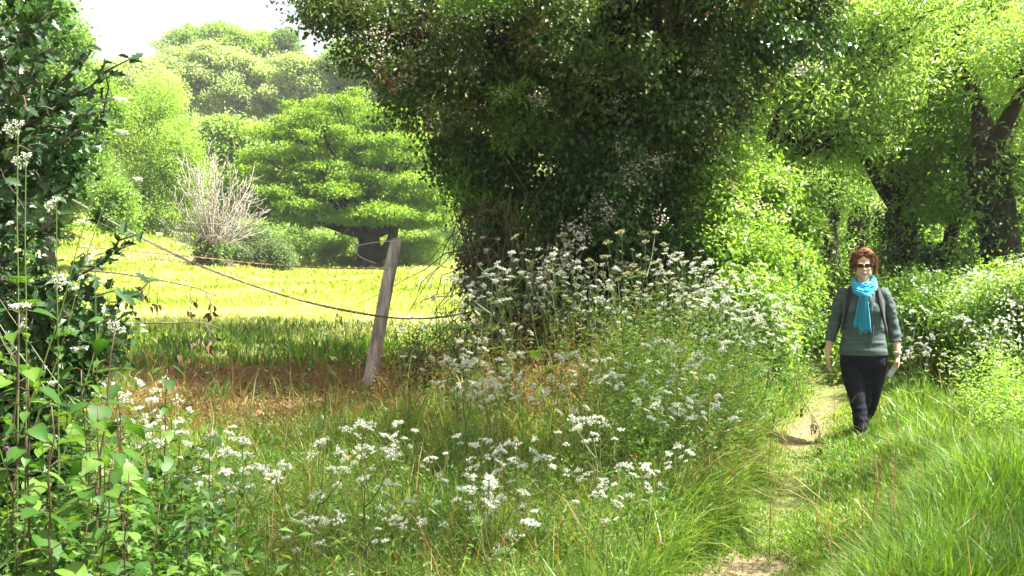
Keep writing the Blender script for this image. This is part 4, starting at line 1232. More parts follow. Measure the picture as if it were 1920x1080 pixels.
# ------------------------------------------------------------------ tall dark thistle-like stems standing alone
def dark_stem(label, a0, b0_, a1, b1, D, seed):
    r = np.random.default_rng(seed)
    p0 = px(a0, b0_, D); p1 = px(a1, b1, D); z = float(gh(p0[0], D)); p0[2] = z
    root = empty('thistle_stem', tuple(p0), 0, label, 'plant')
    g = Geo(); e = p1 - p0
    P = curve((0, 0, -.02), e, 10, wob=.006, rng=r)
    tube(g, P, np.linspace(.006, .003, 10), 6)
    gl = Geo(); hd = Geo()
    for k in range(5):
        q = P[5 + k] if k < 5 else P[-1]
        v = np.array([r.normal(0, .05), r.normal(0, .03), r.uniform(.03, .09)])
        tube(g, curve(q, q + v, 4, rng=r), .002, 4)
        C = q + v + nrm(r.normal(0, 1, (26, 3))) * .011
        V, T, tt = leafgeo(C, nrm(r.normal(0, 1, (26, 3))), r.normal(0, 1, (26, 3)), .014, .008, .2)
        hd.add(V, T, tt)
    for k in range(8):
        q = P[int(r.integers(1, 8))]; aa = r.uniform(0, 6.28)
        poly_leaf(gl, q, np.array([math.cos(aa), math.sin(aa), .3]), np.array([0, .2, 1.]), .10, .03, OVATE, r.uniform(), cup=.4, bend=.5)
    g.obj('stem', M['stem'], root, True); gl.obj('foliage', M['weed'], root); hd.obj('seed_head', M['deadleaf'], root)
dark_stem('single dark stalk standing out against the brown litter left of the leaning post', 600, 880, 622, 612, 8.2, 1201)
dark_stem('dark forked stalk among the cow parsley below the fence post', 870, 830, 850, 690, 7.4, 1202)
dark_stem('dark stalk at the meadow shade line beside the leaning post', 655, 740, 663, 640, 12.0, 1203)

# ------------------------------------------------------------------ small yellow and purple flowers
def small_flower(name, label, a, b_, D, mat, group, R_=.018, np_=14):
    r = np.random.default_rng(int(a * 7 + b_))
    q = px(a, b_, D); z = float(gh(q[0], D)); root = empty(name, (q[0], D, z), 0, label, 'flower', group)
    g = Geo(); e = np.array([0, 0, q[2] - z])
    tube(g, curve((.02, .01, -.02), e, 6, wob=.004, rng=r), .0022, 5)
    g.obj('stem', M['stem'], root)
    t = np.arange(np_) / np_ * 6.283
    P = np.tile(e, (np_ * 2, 1)); Dv = np.concatenate([np.stack([np.cos(t), np.sin(t) * .9 - .25, .25 + 0 * t], 1), np.stack([np.cos(t + .2), np.sin(t + .2) * .9, .9 + 0 * t], 1)])
    V, T, tt = leafgeo(P, Dv, np.tile([0, -.4, 1.], (np_ * 2, 1)), R_, R_ * .35, .1, .7, r.uniform(0, 1, np_ * 2))
    build('petals', V, T, M[mat], root, tt)
M['purple'] = leafmat('purple_petal', [(.35, .04, .40), (.5, .08, .5)], trans=(1, .9, 1), t=.3)
for (a, b_, D_, lb) in [(645, 862, 7.0, 'yellow flower in grass below the fence post, left of the parsley'), (1060, 866, 7.2, 'yellow flower just right of the parsley clump in mid verge'), (1195, 859, 7.4, 'yellow flower in the grass nearest the path bank'), (655, 858, 7.3, 'second yellow flower close beside the one below the fence post')]:
    small_flower('yellow_flower', lb, a, b_, D_, 'yellow', 'yellow flowers in the verge', .020)
for (a, b_, D_, lb) in [(195, 807, 3.7, 'tiny purple flower among the broad leaved plants'), (12, 842, 3.3, 'tiny purple flower by the edge under the holly'), (1240, 1020, 5.3, 'tiny purple flower in the grass near the soil path')]:
    small_flower('purple_flower', lb, a, b_, D_, 'purple', 'purple flowers', .010, 10)

#SPLIT3
# ------------------------------------------------------------------ the walker
def skinmat(name, col, rough=.5, sss=.08):
    m, nt, out = newmat(name)
    p = nt.nodes.new('ShaderNodeBsdfPrincipled'); p.inputs['Roughness'].default_value = rough
    p.inputs['Subsurface Weight'].default_value = sss; p.inputs['Subsurface Radius'].default_value = (.012, .004, .002)
    tc = nt.nodes.new('ShaderNodeTexCoord'); n = nt.nodes.new('ShaderNodeTexNoise'); n.inputs['Scale'].default_value = 14
    nt.links.new(tc.outputs['Object'], n.inputs[0])
    r = ramp(nt, [(col[0] * .85, col[1] * .78, col[2] * .75, .35), (*col, .65)])
    nt.links.new(n.outputs[0], r.inputs[0]); nt.links.new(r.outputs[0], p.inputs['Base Color'])
    nt.links.new(p.outputs[0], out.inputs[0])
    return m


def cloth(name, c1, c2, scale=30, bump=.5, stretch=(1, 1, 1), rough=.9, sheen=.2, wave=None):
    m = roughmat(name, [c1, c2], scale, rough=rough, bump=bump, stretch=stretch, spec=.2, dist=.006)
    p = [n for n in m.node_tree.nodes if n.type == 'BSDF_PRINCIPLED'][0]
    p.inputs['Sheen Weight'].default_value = sheen
    return m


def ell(bm, c, r, rot=None, sub=3):
    mt = Matrix.Translation(c) @ (rot.to_4x4() if rot is not None else Matrix.Identity(4)) @ Matrix.Diagonal((*r, 1))
    bmesh.ops.create_icosphere(bm, subdivisions=sub, radius=1, matrix=mt)


def cone(bm, a, b_, ra, rb, seg=16, flat=1.0):
    """closed limb with rounded ends from a to b; flat squeezes it front to back"""
    a = Vector(a); b_ = Vector(b_); d = b_ - a; L = d.length
    rot = d.to_track_quat('Z', 'Y').to_matrix().to_4x4()
    mt = Matrix.Translation((a + b_) / 2) @ rot
    bmesh.ops.create_cone(bm, cap_ends=True, segments=seg, radius1=ra, radius2=rb, depth=L, matrix=mt)
    ell(bm, a, (ra * .99,) * 3, sub=2); ell(bm, b_, (rb * .99,) * 3, sub=2)


def chain(bm, pts):
    for i in range(len(pts) - 1): cone(bm, pts[i][0], pts[i + 1][0], pts[i][1], pts[i + 1][1])


def loft(bm, rings, n=28, pw=2.0):
    """closed superellipse loft: rings of (z, cx, cy, rx, ry)"""
    vs = []
    for (z, cx, cy, rx, ry) in rings:
        row = []
        for k in range(n):
            a = k / n * 2 * math.pi; c, s = math.cos(a), math.sin(a)
            row.append(bm.verts.new((cx + rx * math.copysign(abs(c) ** (2 / pw), c), cy + ry * math.copysign(abs(s) ** (2 / pw), s), z)))
        vs.append(row)
    for i in range(len(vs) - 1):
        for k in range(n):
            bm.faces.new((vs[i][k], vs[i][(k + 1) % n], vs[i + 1][(k + 1) % n], vs[i + 1][k]))
    bm.faces.new(vs[0][::-1]); bm.faces.new(vs[-1])


def remesh(name, bm, vox, mat, parent, smooth=6, fn=None, fac=.5):
    me = bpy.data.meshes.new(name); bmesh.ops.recalc_face_normals(bm, faces=bm.faces); bm.to_mesh(me); bm.free()
    o = bpy.data.objects.new(name, me); COL.objects.link(o)
    md = o.modifiers.new('r', 'REMESH'); md.mode = 'VOXEL'; md.voxel_size = vox
    if smooth:
        s_ = o.modifiers.new('s', 'SMOOTH'); s_.iterations = smooth; s_.factor = fac
    dg = bpy.context.evaluated_depsgraph_get(); ev = o.evaluated_get(dg)
    me2 = bpy.data.meshes.new_from_object(ev)
    bpy.data.objects.remove(o); bpy.data.meshes.remove(me)
    me2.name = name
    if fn is not None:
        n = len(me2.vertices); co = np.zeros(n * 3, np.float32); no = np.zeros(n * 3, np.float32)
        me2.vertices.foreach_get('co', co); me2.vertices.foreach_get('normal', no)
        co = co.reshape(-1, 3); no = no.reshape(-1, 3)
        co = co + no * fn(co)[:, None]
        me2.vertices.foreach_set('co', co.astype(np.float32).ravel()); me2.update()
    me2.polygons.foreach_set('use_smooth', np.ones(len(me2.polygons), dtype=bool))
    me2.materials.clear(); me2.materials.append(mat)
    o = bpy.data.objects.new(name, me2); COL.objects.link(o); o.parent = parent
    return o


PX_, PY_ = 3.06, 9.9
pgz = float(gh(PX_, PY_))
per = empty('person', (PX_, PY_, 0.0), R(-15), 'woman with auburn hair, dark glasses and turquoise scarf walking up the lane', 'person')
m_skin = skinmat('skin', (.62, .36, .25))
m_lip = skinmat('lips', (.50, .20, .17))
m_top = cloth('teal_grey_jersey', (.055, .080, .080), (.085, .115, .118), 9, .7, (1, 1, 2.2), sheen=0)
m_jean = cloth('navy_denim', (.004, .0045, .010), (.010, .011, .022), 14, .6, (1, 1, 1.6), rough=.85, sheen=0)
m_scarf = cloth('turquoise_crinkle', (.015, .27, .46), (.04, .44, .66), 26, .9, (2.4, 2.4, .5), sheen=.4)
m_pack = cloth('black_webbing', (.012, .010, .012), (.03, .026, .028), 40, .4, rough=.7)
m_hair = leafmat('auburn_hair', [(.085, .033, .017), (.20, .082, .036), (.40, .19, .085)], trans=(1.5, .9, .6), t=.3, rough=.6, spec=.3)
m_lens = newmat('dark_lens')
_p = m_lens[1].nodes.new('ShaderNodeBsdfPrincipled'); _p.inputs['Base Color'].default_value = (.01, .006, .006, 1); _p.inputs['Roughness'].default_value = .08
m_lens[1].links.new(_p.outputs[0], m_lens[2].inputs[0]); m_lens = m_lens[0]
m_rim = roughmat('dark_red_frame', [(.08, .015, .015), (.12, .03, .025)], 30, rough=.3, bump=0)
m_shoe = cloth('black_shoe', (.01, .01, .01), (.025, .022, .02), 30, .3, rough=.6)
m_metal = roughmat('watch_metal', [(.5, .48, .44), (.7, .68, .62)], 30, rough=.25, bump=0, spec=.8)
m_paper = roughmat('folded_paper', [(.38, .42, .40), (.52, .56, .54)], 8, rough=.7, bump=.2)

SHL = [(-.185, .01, 1.265), (.185, .01, 1.265)]
HANDC = None
# body skeleton in local metres, facing -Y
L_arm = [((-.172, .02, 1.232), .050), ((-.218, .02, 1.12), .045), ((-.252, .03, .975), .040), ((-.262, .02, .945), .039), ((-.292, -.005, .82), .034), ((-.308, -.02, .745), .026), ((-.312, -.024, .715), .025)]
R_arm = [((.172, .02, 1.232), .050), ((.218, .03, 1.12), .045), ((.252, .045, .975), .040), ((.262, .04, .945), .039), ((.280, .01, .82), .034), ((.286, -.015, .745), .026), ((.288, -.02, .715), .025)]

bm = bmesh.new()
# trunk and neck
loft(bm, [(.62, 0, .02, .10, .08), (.70, 0, .02, .175, .115), (.78, 0, .02, .185, .120), (.90, 0, .015, .160, .105), (1.0, 0, .01, .155, .105), (1.10, 0, 0, .165, .11), (1.2, 0, .01, .165, .10), (1.27, 0, .02, .13, .075), (1.31, 0, .02, .07, .05)])
cone(bm, (0, .025, 1.26), (0, -.002, 1.41), .056, .050)
for arm in (L_arm, R_arm): chain(bm, arm)
# legs
FLEG = [((-.085, .01, .70), .080), ((-.06, -.03, .42), .062), ((-.045, -.06, .36), .045), ((-.03, -.12, .08), .038)]
BLEG = [((.09, .02, .70), .080), ((.085, .06, .42), .062), ((.07, .10, .36), .045), ((.05, .36, .16), .038)]
for lg in (FLEG, BLEG): chain(bm, lg)

# hands: palm, four bent fingers, a thumb on the side
def hand(bm, wrist, s, curl, hold=False):
    """wrist point, s=-1/+1: outward side; palm faces the thigh, thumb towards the front"""
    w_ = Vector(wrist)
    ell(bm, w_ + Vector((0, -.002, -.045)), (.018, .038, .048), sub=3)
    ell(bm, w_ + Vector((0, .0, -.07)), (.016, .036, .026), sub=3)
    for k in range(4):      # fingers set side by side along Y
        yk = -.027 + .0185 * k; lk = [.064, .072, .068, .054][k]; rk = [.0088, .0092, .0088, .0076][k]
        c_ = curl + .12 * k
        p0 = w_ + Vector((0, yk, -.083)); d = Vector((0, yk * .5, -1)).normalized()
        pts = [(p0, rk)]; ang = 0
        for j, f in enumerate((.42, .33, .25)):
            ang += c_ * (.6, 1, .8)[j]
            d = Vector((-s * math.sin(ang), yk * .35, -math.cos(ang))).normalized()
            pts.append((pts[-1][0] + d * lk * f, rk * (.96 - .08 * j)))
        chain(bm, pts)
    t0 = w_ + Vector((-s * .004, -.026, -.022))
    if hold:
        chain(bm, [(t0, .012), (t0 + Vector((-s * .012, -.018, -.022)), .0112), (t0 + Vector((-s * .024, -.016, -.046)), .0098), (t0 + Vector((-s * .028, -.008, -.062)), .0085)])
    else:
        chain(bm, [(t0, .012), (t0 + Vector((-s * .006, -.024, -.026)), .0112), (t0 + Vector((-s * .010, -.030, -.050)), .0098), (t0 + Vector((-s * .012, -.028, -.066)), .0085)])
hand(bm, L_arm[-1][0], -1, .30)
hand(bm, R_arm[-1][0], 1, .75, True)

# head
HC = Vector((0.0, -.005, 1.475))
ell(bm, HC + Vector((0, .015, .035)), (.076, .094, .088), sub=4)      # skull
ell(bm, HC + Vector((0, -.028, -.025)), (.062, .062, .078), sub=4)     # face
ell(bm, HC + Vector((0, -.045, -.088)), (.034, .034, .028), sub=3)     # chin
ell(bm, HC + Vector((-.036, -.03, -.055)), (.03, .035, .036), sub=3)
ell(bm, HC + Vector((.036, -.03, -.055)), (.03, .035, .036), sub=3)    # jaw
for s in (-1, 1):
    ell(bm, HC + Vector((s * .034, -.066, -.022)), (.024, .018, .019), sub=3)  # cheek
    ell(bm, HC + Vector((s * .027, -.078, .022)), (.024, .012, .007), sub=2)   # brow
    ell(bm, HC + Vector((s * .077, .008, -.012)), (.008, .018, .028), sub=2)   # ear
    ell(bm, HC + Vector((s * .0095, -.096, -.030)), (.0085, .010, .008), sub=2)  # nostril
cone(bm, HC + Vector((0, -.082, .012)), HC + Vector((0, -.102, -.026)), .0075, .010)
ell(bm, HC + Vector((0, -.087, -.056)), (.022, .009, .0065), sub=2)
ell(bm, HC + Vector((0, -.085, -.066)), (.019, .010, .0065), sub=2)
ell(bm, HC + Vector((0, -.078, -.045)), (.018, .012, .012), sub=2)
remesh('body', bm, .0042, m_skin, per, 4)
# lips and eyes
bm = bmesh.new()
ell(bm, HC + Vector((0, -.0905, -.0575)), (.021, .0055, .0038), sub=2); ell(bm, HC + Vector((0, -.090, -.0645)), (.0175, .0065, .0042), sub=2)
remesh('lips', bm, .0015, m_lip, per, 2)
for s in (-1, 1):
    bm = bmesh.new(); ell(bm, HC + Vector((s * .029, -.0765, .002)), (.0125, .0095, .009), sub=3)
    remesh('eye', bm, .0016, roughmat('eye_white', [(.6, .58, .55), (.75, .72, .7)], 20, rough=.2, bump=0), per, 1)

# sunglasses: two slim lenses, frame and arms
sg = empty('sunglasses', (0, 0, 0)); sg.parent = per
for s in (-1, 1):
    for nm, mt_, (a, b_, c) in (('rim', m_rim, (.033, .0036, .0155)), ('lens', m_lens, (.0285, .0046, .0115))):
        bm = bmesh.new()
        n = 28; f0, f1 = [], []
        for k in range(n):
            th = k / n * 2 * math.pi; cc, ss = math.cos(th), math.sin(th)
            X = a * math.copysign(abs(cc) ** .6, cc); Z = c * math.copysign(abs(ss) ** .6, ss)
            yy = -.101 + .010 * ((X + s * .035) / .06) ** 2
            f0.append(bm.verts.new(HC + Vector((s * .035 + X, yy - b_, .003 + Z)))); f1.append(bm.verts.new(HC + Vector((s * .035 + X, yy + b_, .003 + Z))))
        bm.faces.new(f0); bm.faces.new(f1[::-1])
        for k in range(n): bm.faces.new((f0[k], f1[k], f1[(k + 1) % n], f0[(k + 1) % n]))
        bmesh.ops.recalc_face_normals(bm, faces=bm.faces)
        me = bpy.data.meshes.new(nm); bm.to_mesh(me); bm.free(); me.materials.append(mt_)
        o = bpy.data.objects.new(nm, me); COL.objects.link(o); o.parent = sg
    g = Geo(); tube(g, [HC + Vector((s * .066, -.094, .008)), HC + Vector((s * .077, -.07, .008)), HC + Vector((s * .080, 0, .003))], .0028, 6)
    g.obj('temple_arm', m_rim, sg, True)
g = Geo(); tube(g, [HC + Vector((-.008, -.104, .006)), HC + Vector((0, -.107, .008)), HC + Vector((.008, -.104, .006))], .0022, 6); g.obj('bridge', m_rim, sg, True)

# hair: swept back cap with loose locks at both sides
r = np.random.default_rng(1301)
hair_root = None
bm = bmesh.new()
ell(bm, HC + Vector((0, .030, .050)), (.094, .098, .094), sub=4)
ell(bm, HC + Vector((-.040, -.030, .092)), (.046, .046, .034), Matrix.Rotation(.5, 3, 'Y'), sub=3)
ell(bm, HC + Vector((.036, -.032, .096)), (.052, .046, .034), Matrix.Rotation(-.5, 3, 'Y'), sub=3)
ell(bm, HC + Vector((-.070, -.018, .050)), (.026, .042, .052), sub=3)
ell(bm, HC + Vector((.070, -.018, .050)), (.026, .042, .052), sub=3)
ell(bm, HC + Vector((-.088, .018, .025)), (.028, .045, .052), sub=3)
ell(bm, HC + Vector((.088, .018, .025)), (.028, .045, .052), sub=3)
ell(bm, HC + Vector((.012, .03, .130)), (.055, .055, .032), sub=3)
ell(bm, HC + Vector((0, .09, -.01)), (.085, .05, .075), sub=3)
def hairfn(co):
    q = co - np.array(HC)
    th = np.arctan2(q[:, 0], q[:, 2] + .02)
    return .0012 * np.sin(th * 34 + 8 * nz3(co, (8, 8, 8))) + .0010 * np.sin(th * 83)
hr = remesh('hair', bm, .0045, m_hair, per, 3, hairfn)
tm = hr.data.attributes.new('tint', 'FLOAT', 'POINT')
tm.data.foreach_set('value', (.35 + .5 * nz3([v.co for v in hr.data.vertices], (60, 20, 12))).astype(np.float32))
g = Geo()
for i in range(1100):
    s = r.choice([-1, 1])
    f = r.uniform(0, 1)
    y0 = r.uniform(-.07, .05)
    st = np.array([s * r.uniform(.0, .03), y0 + .0, .136 + r.normal(0, .005) - abs(y0 + .0) * .25])      # along the parting
    m1 = np.array([s * r.uniform(.062, .090), y0 - .005, .128 + r.normal(0, .010)])
    ex = r.uniform(.086, .114); ez = r.uniform(-.035, .05) if r.uniform() < .85 else r.uniform(-.10, -.03)
    m2 = np.array([s * (ex + r.uniform(-.004, .012)), y0 * .6 + .02, (ez + .10) / 2 + .01])
    en = np.array([s * (ex + r.normal(0, .010)), y0 * .3 + .02 + r.uniform(-.02, .03), ez])
    t_ = np.linspace(0, 1, 8)[:, None]
    P = st * (1 - t_) ** 3 + 3 * m1 * t_ * (1 - t_) ** 2 + 3 * m2 * t_ ** 2 * (1 - t_) + en * t_ ** 3 + np.cumsum(r.normal(0, .0012, (8, 3)), 0) + np.array(HC)
    tube(g, P, np.linspace(.0016, .0006, 8), 3, r.uniform(0, 1), cap=False)
for i in range(260):    # flyaway hairs
    u = nrm(r.normal(0, 1, (1, 3)) * [1, .6, 1])[0]; u[2] = abs(u[2]) * .9 - .15
    st = np.array(HC) + np.array([0, .03, .045]) + u * .098
    tube(g, curve(st, st + nrm((u + r.normal(0, .6, 3))[None])[0] * r.uniform(.015, .045), 4, wob=.003, rng=r), .0007, 3, r.uniform(.4, 1), cap=False)
lk = g.obj('locks', m_hair, hr, True)

# top: fitted long jersey, sleeves to below the elbow
def folds(co):
    x, y, z = co[:, 0], co[:, 1], co[:, 2]
    a = np.abs(x)
    body = nz3(co, (5, 5, 34)) * .0075 * (a < .2) * (.35 + .65 * sm((1.02 - z) / .1)) * sm((z - .71) / .03)
    arm = nz3(co, (16, 16, 26), 9) * .010 * (a > .19) * sm((z - .82) / .04)
    cuff = .003 * np.exp(-((z - .835) / .010) ** 2) * (a > .2) + .003 * np.exp(-((z - .727) / .012) ** 2) * (a < .22)
    return body + arm + cuff


bm = bmesh.new()
loft(bm, [(.718, 0, .02, .213, .142), (.745, 0, .02, .214, .145), (.80, 0, .02, .206, .140), (.87, 0, .012, .188, .128), (.93, 0, .008, .178, .122), (1.0, 0, 0, .174, .122), (1.07, 0, -.008, .180, .130),
          (1.13, 0, -.006, .186, .128), (1.19, 0, .005, .190, .112), (1.24, 0, .015, .165, .088), (1.275, 0, .02, .125, .068), (1.305, 0, .022, .08, .052)], pw=2.3)
for s in (-1, 1): ell(bm, (s * .082, -.085, 1.105), (.074, .055, .068), sub=3)
for arm in (L_arm, R_arm):
    pts = [((p[0][0], p[0][1], p[0][2]), p[1] + .014) for p in arm[:4]]
    chain(bm, pts)
    a, b_ = Vector(arm[3][0]), Vector(arm[4][0]); d = (b_ - a)
    e = a + d * .92
    mt = Matrix.Translation((a + e) / 2) @ d.to_track_quat('Z', 'Y').to_matrix().to_4x4()
    bmesh.ops.create_cone(bm, cap_ends=True, segments=20, radius1=arm[3][1] + .014, radius2=arm[4][1] + .013, depth=(e - a).length, matrix=mt)
tp = remesh('top', bm, .0055, m_top, per, 4, folds)
# bare chest in the open neckline
bm = bmesh.new(); ell(bm, (.035, -.088, 1.215), (.030, .014, .040), sub=3)
remesh('neckline', bm, .003, m_skin, per, 3)
# placket hanging down the front, with ties
g = Geo()
for xo, z0_, z1_ in ((.052, 1.19, .78), (.066, 1.17, .82)):
    zz = np.linspace(z0_, z1_, 16); yy = np.interp(zz, [.78, .9, 1.0, 1.1, 1.2], [-.136, -.126, -.128, -.147, -.118])
    P = np.stack([xo + .006 * np.sin(zz * 22), yy, zz], 1)
    Vq = np.concatenate([P + [-.011, 0, 0], P + [0, -.007, 0], P + [.011, 0, 0]])
    n = 16
    g.add(Vq, np.array([(i, i + 1, n + i + 1, n + i) for i in range(n - 1)] + [(n + i, n + i + 1, 2 * n + i + 1, 2 * n + i) for i in range(n - 1)]))
for k in range(4):
    bmx = Geo()
    z = 1.18 - .022 * k
    tube(g, [(.040, -.13 - .004 * k, z), (.056, -.141 - .004 * k, z - .004), (.075, -.13 - .004 * k, z)], .004, 6)
g.obj('placket', m_top, per, True)

# trousers
def jfolds(co):
    z = co[:, 2]
    return nz3(co, (9, 9, 30), 4) * .0055 * (.35 + sm((.42 - z) / .15) + .5 * sm((z - .55) / .06))


bm = bmesh.new()
ell(bm, (0, .02, .60), (.12, .10, .10))
ell(bm, (.008, .02, .48), (.085, .07, .14))
ell(bm, (.012, .03, .36), (.06, .05, .14))
loft(bm, [(.60, 0, .02, .178, .118), (.66, 0, .02, .203, .135), (.72, 0, .02, .206, .137), (.76, 0, .02, .200, .132)], pw=2.2)
chain(bm, [((-.105, .01, .66), .106), ((-.088, -.02, .50), .092), ((-.058, -.045, .37), .076), ((-.038, -.075, .25), .068), ((-.026, -.11, .09), .061)])
chain(bm, [((.105, .02, .66), .106), ((.094, .05, .50), .092), ((.074, .09, .37), .076), ((.058, .18, .27), .068), ((.046, .32, .17), .058)])
remesh('trousers', bm, .0055, m_jean, per, 4, jfolds)

# shoes
for (c, pitch) in (((-.028, -.155, .045), 0), ((.052, .40, .115), .7)):
    bm = bmesh.new()
    rot = Matrix.Rotation(pitch, 3, 'X')
    for (o_, r_) in (((0, -.06, -.008), (.040, .075, .034)), ((0, .02, 0), (.036, .06, .042)), ((0, .065, .004), (.032, .036, .042)), ((0, -.01, -.03), (.042, .13, .012))):
        ell(bm, Vector(c) + rot @ Vector(o_), r_, rot, 3)
    remesh('shoe', bm, .004, m_shoe, per, 4)

# scarf: two wraps round the neck, knot and pleated hanging end
bm = bmesh.new()
def ringtube(bm, c, rx, ry, tilt, rad, ph=0, yt=0):
    n = 26; pts = []
    for k in range(n + 1):
        a = k / n * 2 * math.pi
        pts.append(((c[0] + rx * math.cos(a), c[1] + ry * math.sin(a), c[2] + tilt * math.sin(a) + yt * math.cos(a + ph)), rad * (1 + .16 * math.sin(a * 3 + ph))))
    chain(bm, pts)
ringtube(bm, (0, .005, 1.335), .083, .072, .030, .030, 0, .012)
ringtube(bm, (.004, -.004, 1.300), .086, .080, .040, .029, 2, -.016)
chain(bm, [((-.075, -.06, 1.315), .030), ((-.055, -.095, 1.265), .032), ((-.015, -.125, 1.245), .036), ((.01, -.125, 1.262), .03), ((.06, -.095, 1.31), .030)])
chain(bm, [((.085, -.03, 1.33), .030), ((.075, -.08, 1.28), .031), ((.03, -.125, 1.235), .03), ((-.01, -.135, 1.235), .032)])
def scfold(co):
    x, y, z = co[:, 0], co[:, 1], co[:, 2]
    d = z + .45 * x * np.sign(.02 - x) + .15 * y
    return .0028 * np.sin(d * 300 + 3 * nz3(co, (9, 9, 9))) + .006 * nz3(co, (14, 14, 60), 3)
scf = remesh('scarf', bm, .0045, m_scarf, per, 2, scfold)
# hanging ends: pleated, widening, fringed hem
g = Geo()
for (x0, x1, wtop, wbot, zt0, zb0, yo, sd_) in ((-.012, -.038, .040, .110, 1.25, .955, 0, 1), (.000, .006, .036, .105, 1.24, .935, -.014, 2)):
    rr = np.random.default_rng(1400 + sd_)
    nu, nv = 40, 18
    V = []
    for j in range(nv):
        f = j / (nv - 1)
        for i in range(nu):
            u = i / (nu - 1) - .5
            ww = wtop * (1 - f) + wbot * f ** .8 if f > 0 else wtop
            z = zt0 * (1 - f) + zb0 * f + (.012 * math.sin(i * .9 + sd_) + (.018 if i % 5 < 2 else 0)) * f ** 3 - (0.03 * u if sd_ == 1 else -.02 * u) * f
            yb = -.150 + yo - .020 * math.sin(min(1, f * 1.2) * 2.2) - .006 * f
            V.append((x0 * (1 - f) + x1 * f + u * ww, yb + .010 * (1 - .3 * f) * math.sin(u * 34 + sd_ + f * 1.5) + .004 * math.sin(u * 75 + f * 4), z))
    q = [(j * nu + i, j * nu + i + 1, (j + 1) * nu + i + 1, (j + 1) * nu + i) for j in range(nv - 1) for i in range(nu - 1)]
    V = np.array(V); nn = len(V); V2 = V + [0, .004, 0]
    g.add(np.concatenate([V, V2]), np.array(q + [tuple(nn + k for k in f_[::-1]) for f_ in q]))
    for i in range(0, nu, 2):
        e = V[(nv - 1) * nu + i]
        tube(g, [e, e + [rr.normal(0, .003), 0, -rr.uniform(.008, .02)]], .0016, 4)
g.obj('hanging_end', m_scarf, scf, True)

# backpack: straps in front, bag behind
bk = empty('backpack', (0, 0, 0)); bk.parent = per
for s in (-1, 1):
    pts = [(s * .118, .10, 1.262), (s * .122, .05, 1.284), (s * .126, -.02, 1.276), (s * .132, -.07, 1.225), (s * .140, -.095, 1.16), (s * .150, -.100, 1.09), (s * .166, -.080, 1.01), (s * .185, -.04, .94), (s * .188, .06, .90)]
    K = np.array(pts); t = np.linspace(0, 1, len(K)); ts = np.linspace(0, 1, 30)
    C = np.stack([np.interp(ts, t, K[:, i]) for i in range(3)], 1)
    for _ in range(2): C[1:-1] = (C[:-2] + C[1:-1] * 2 + C[2:]) / 4
    wd = np.interp(ts, [0, .1, .6, .75, 1], [.024, .026, .025, .012, .010])
    g = Geo(); V = []
    cen = np.array([0, .02, 1.1])
    for i in range(30):
        tn = nrm((C[min(i + 1, 29)] - C[max(i - 1, 0)])[None])[0]
        o_ = nrm(((C[i] - cen) * [.8, 1, .3])[None])[0]; sdv = nrm(np.cross(tn, o_)[None])[0]; o_ = np.cross(sdv, tn)
        for (u, v) in ((-1, -1), (1, -1), (1, 1), (-1, 1)): V.append(C[i] + sdv * u * wd[i] + o_ * (v * .006 + .008))
    q = [(i * 4 + k, i * 4 + (k + 1) % 4, (i + 1) * 4 + (k + 1) % 4, (i + 1) * 4 + k) for i in range(29) for k in range(4)]
    g.add(V, np.array(q)); g.obj('strap', m_pack, bk, True)
bm = bmesh.new()
loft(bm, [(.86, 0, .21, .12, .07), (.88, 0, .215, .14, .09), (1.05, 0, .22, .145, .10), (1.22, 0, .215, .13, .085), (1.29, 0, .20, .09, .05)], pw=3.2)
remesh('bag', bm, .008, m_pack, bk, 5)

# wristwatch
g = Geo(); wv_ = Vector(R_arm[5][0]); a = np.linspace(0, 2 * math.pi, 17)
for dz in (-.006, 0, .006):
    tube(g, np.stack([wv_.x + np.cos(a) * .031, wv_.y + np.sin(a) * .031, wv_.z + dz + .0 * a], 1), .0042, 5)
tube(g, [(wv_.x + .012, wv_.y - .026, wv_.z), (wv_.x + .018, wv_.y - .037, wv_.z)], .016, 14)
g.obj('wristwatch', m_metal, per, True)

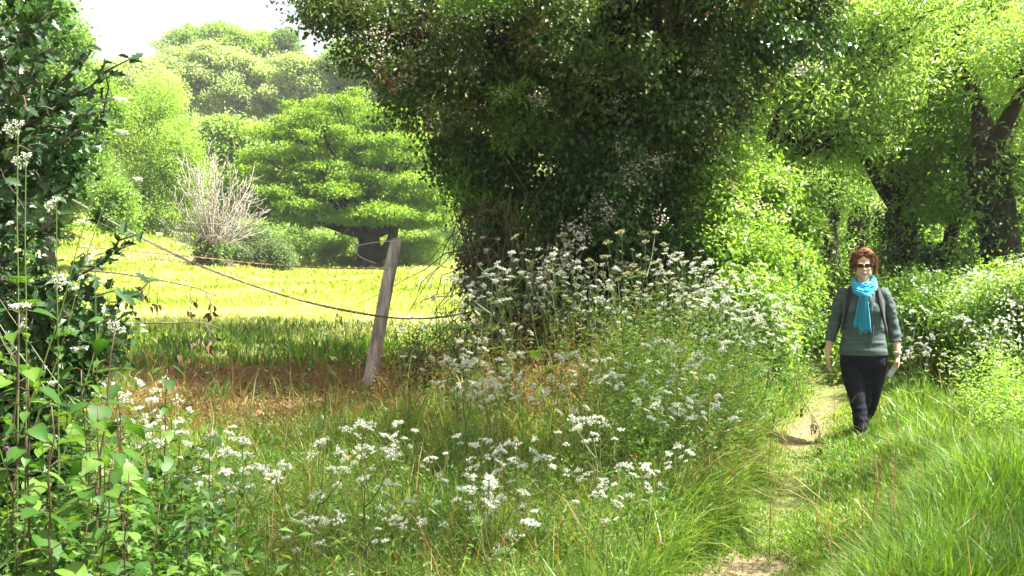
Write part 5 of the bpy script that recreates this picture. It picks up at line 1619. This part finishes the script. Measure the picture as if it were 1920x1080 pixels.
# the folded paper she holds: its own thing
def loc2w(p):
    c, s = math.cos(R(-15)), math.sin(R(-15)); return Vector((PX_ + p[0] * c - p[1] * s, PY_ + p[0] * s + p[1] * c, p[2]))
hw = Vector(R_arm[-1][0])
a_ = hw + Vector((-.028, -.008, -.075)); 
bm = bmesh.new()
dl = Vector((-.55, -.12, -1)).normalized(); dwd = Vector((.75, -.55, -.35)).normalized(); dn = dl.cross(dwd).normalized()
c0_ = a_ - dl * .03
for k, off in enumerate((-.0022, 0, .0022)):
    vs = []
    for i in range(6):
        f = i / 5
        for u in (-.5, .5):
            p_ = c0_ + dl * (.135 * f) + dwd * (u * (.050 - .004 * k)) + dn * (off + .008 * math.sin(f * 2.5) + .003 * k * f)
            vs.append((bm.verts.new(loc2w(p_ + dn * .0005)), bm.verts.new(loc2w(p_ - dn * .0005))))
    for i in range(5):
        A = vs[2 * i]; B = vs[2 * i + 1]; C_ = vs[2 * i + 3]; D_ = vs[2 * i + 2]
        bm.faces.new((A[0], B[0], C_[0], D_[0])); bm.faces.new((A[1], D_[1], C_[1], B[1]))
        bm.faces.new((A[0], D_[0], D_[1], A[1])); bm.faces.new((B[0], B[1], C_[1], C_[0]))
    bm.faces.new((vs[0][0], vs[0][1], vs[1][1], vs[1][0])); bm.faces.new((vs[10][0], vs[11][0], vs[11][1], vs[10][1]))
me = bpy.data.meshes.new('folded_paper')
pc = loc2w(c0_)
bmesh.ops.translate(bm, verts=bm.verts, vec=-pc); bm.to_mesh(me); bm.free(); me.materials.append(m_paper)
fo = bpy.data.objects.new('folded_paper', me); COL.objects.link(fo); fo.location = pc
tag(fo, 'pale folded paper held in the woman\'s lowered hand', 'paper')
per.scale = (.97, .97, 1.02)
per.location.z = pgz
fo.location.z += pgz

# ------------------------------------------------------------------ summer haze over the meadow and the hill
bm = bmesh.new(); bmesh.ops.create_cube(bm, size=1)
me = bpy.data.meshes.new('haze'); bm.to_mesh(me); bm.free()
hz_ = bpy.data.objects.new('haze', me); COL.objects.link(hz_)
hz_.scale = (700, 640, 86); hz_.location = (0, 250, 41)
m = bpy.data.materials.new('haze'); m.use_nodes = True; t = m.node_tree
for n in list(t.nodes): t.nodes.remove(n)
out = t.nodes.new('ShaderNodeOutputMaterial'); pv = t.nodes.new('ShaderNodeVolumePrincipled')
pv.inputs['Color'].default_value = (.93, .96, 1, 1); pv.inputs['Density'].default_value = .0004
pv.inputs['Anisotropy'].default_value = .1
t.links.new(pv.outputs[0], out.inputs['Volume']); me.materials.append(m)
tag(hz_, kind='stuff')
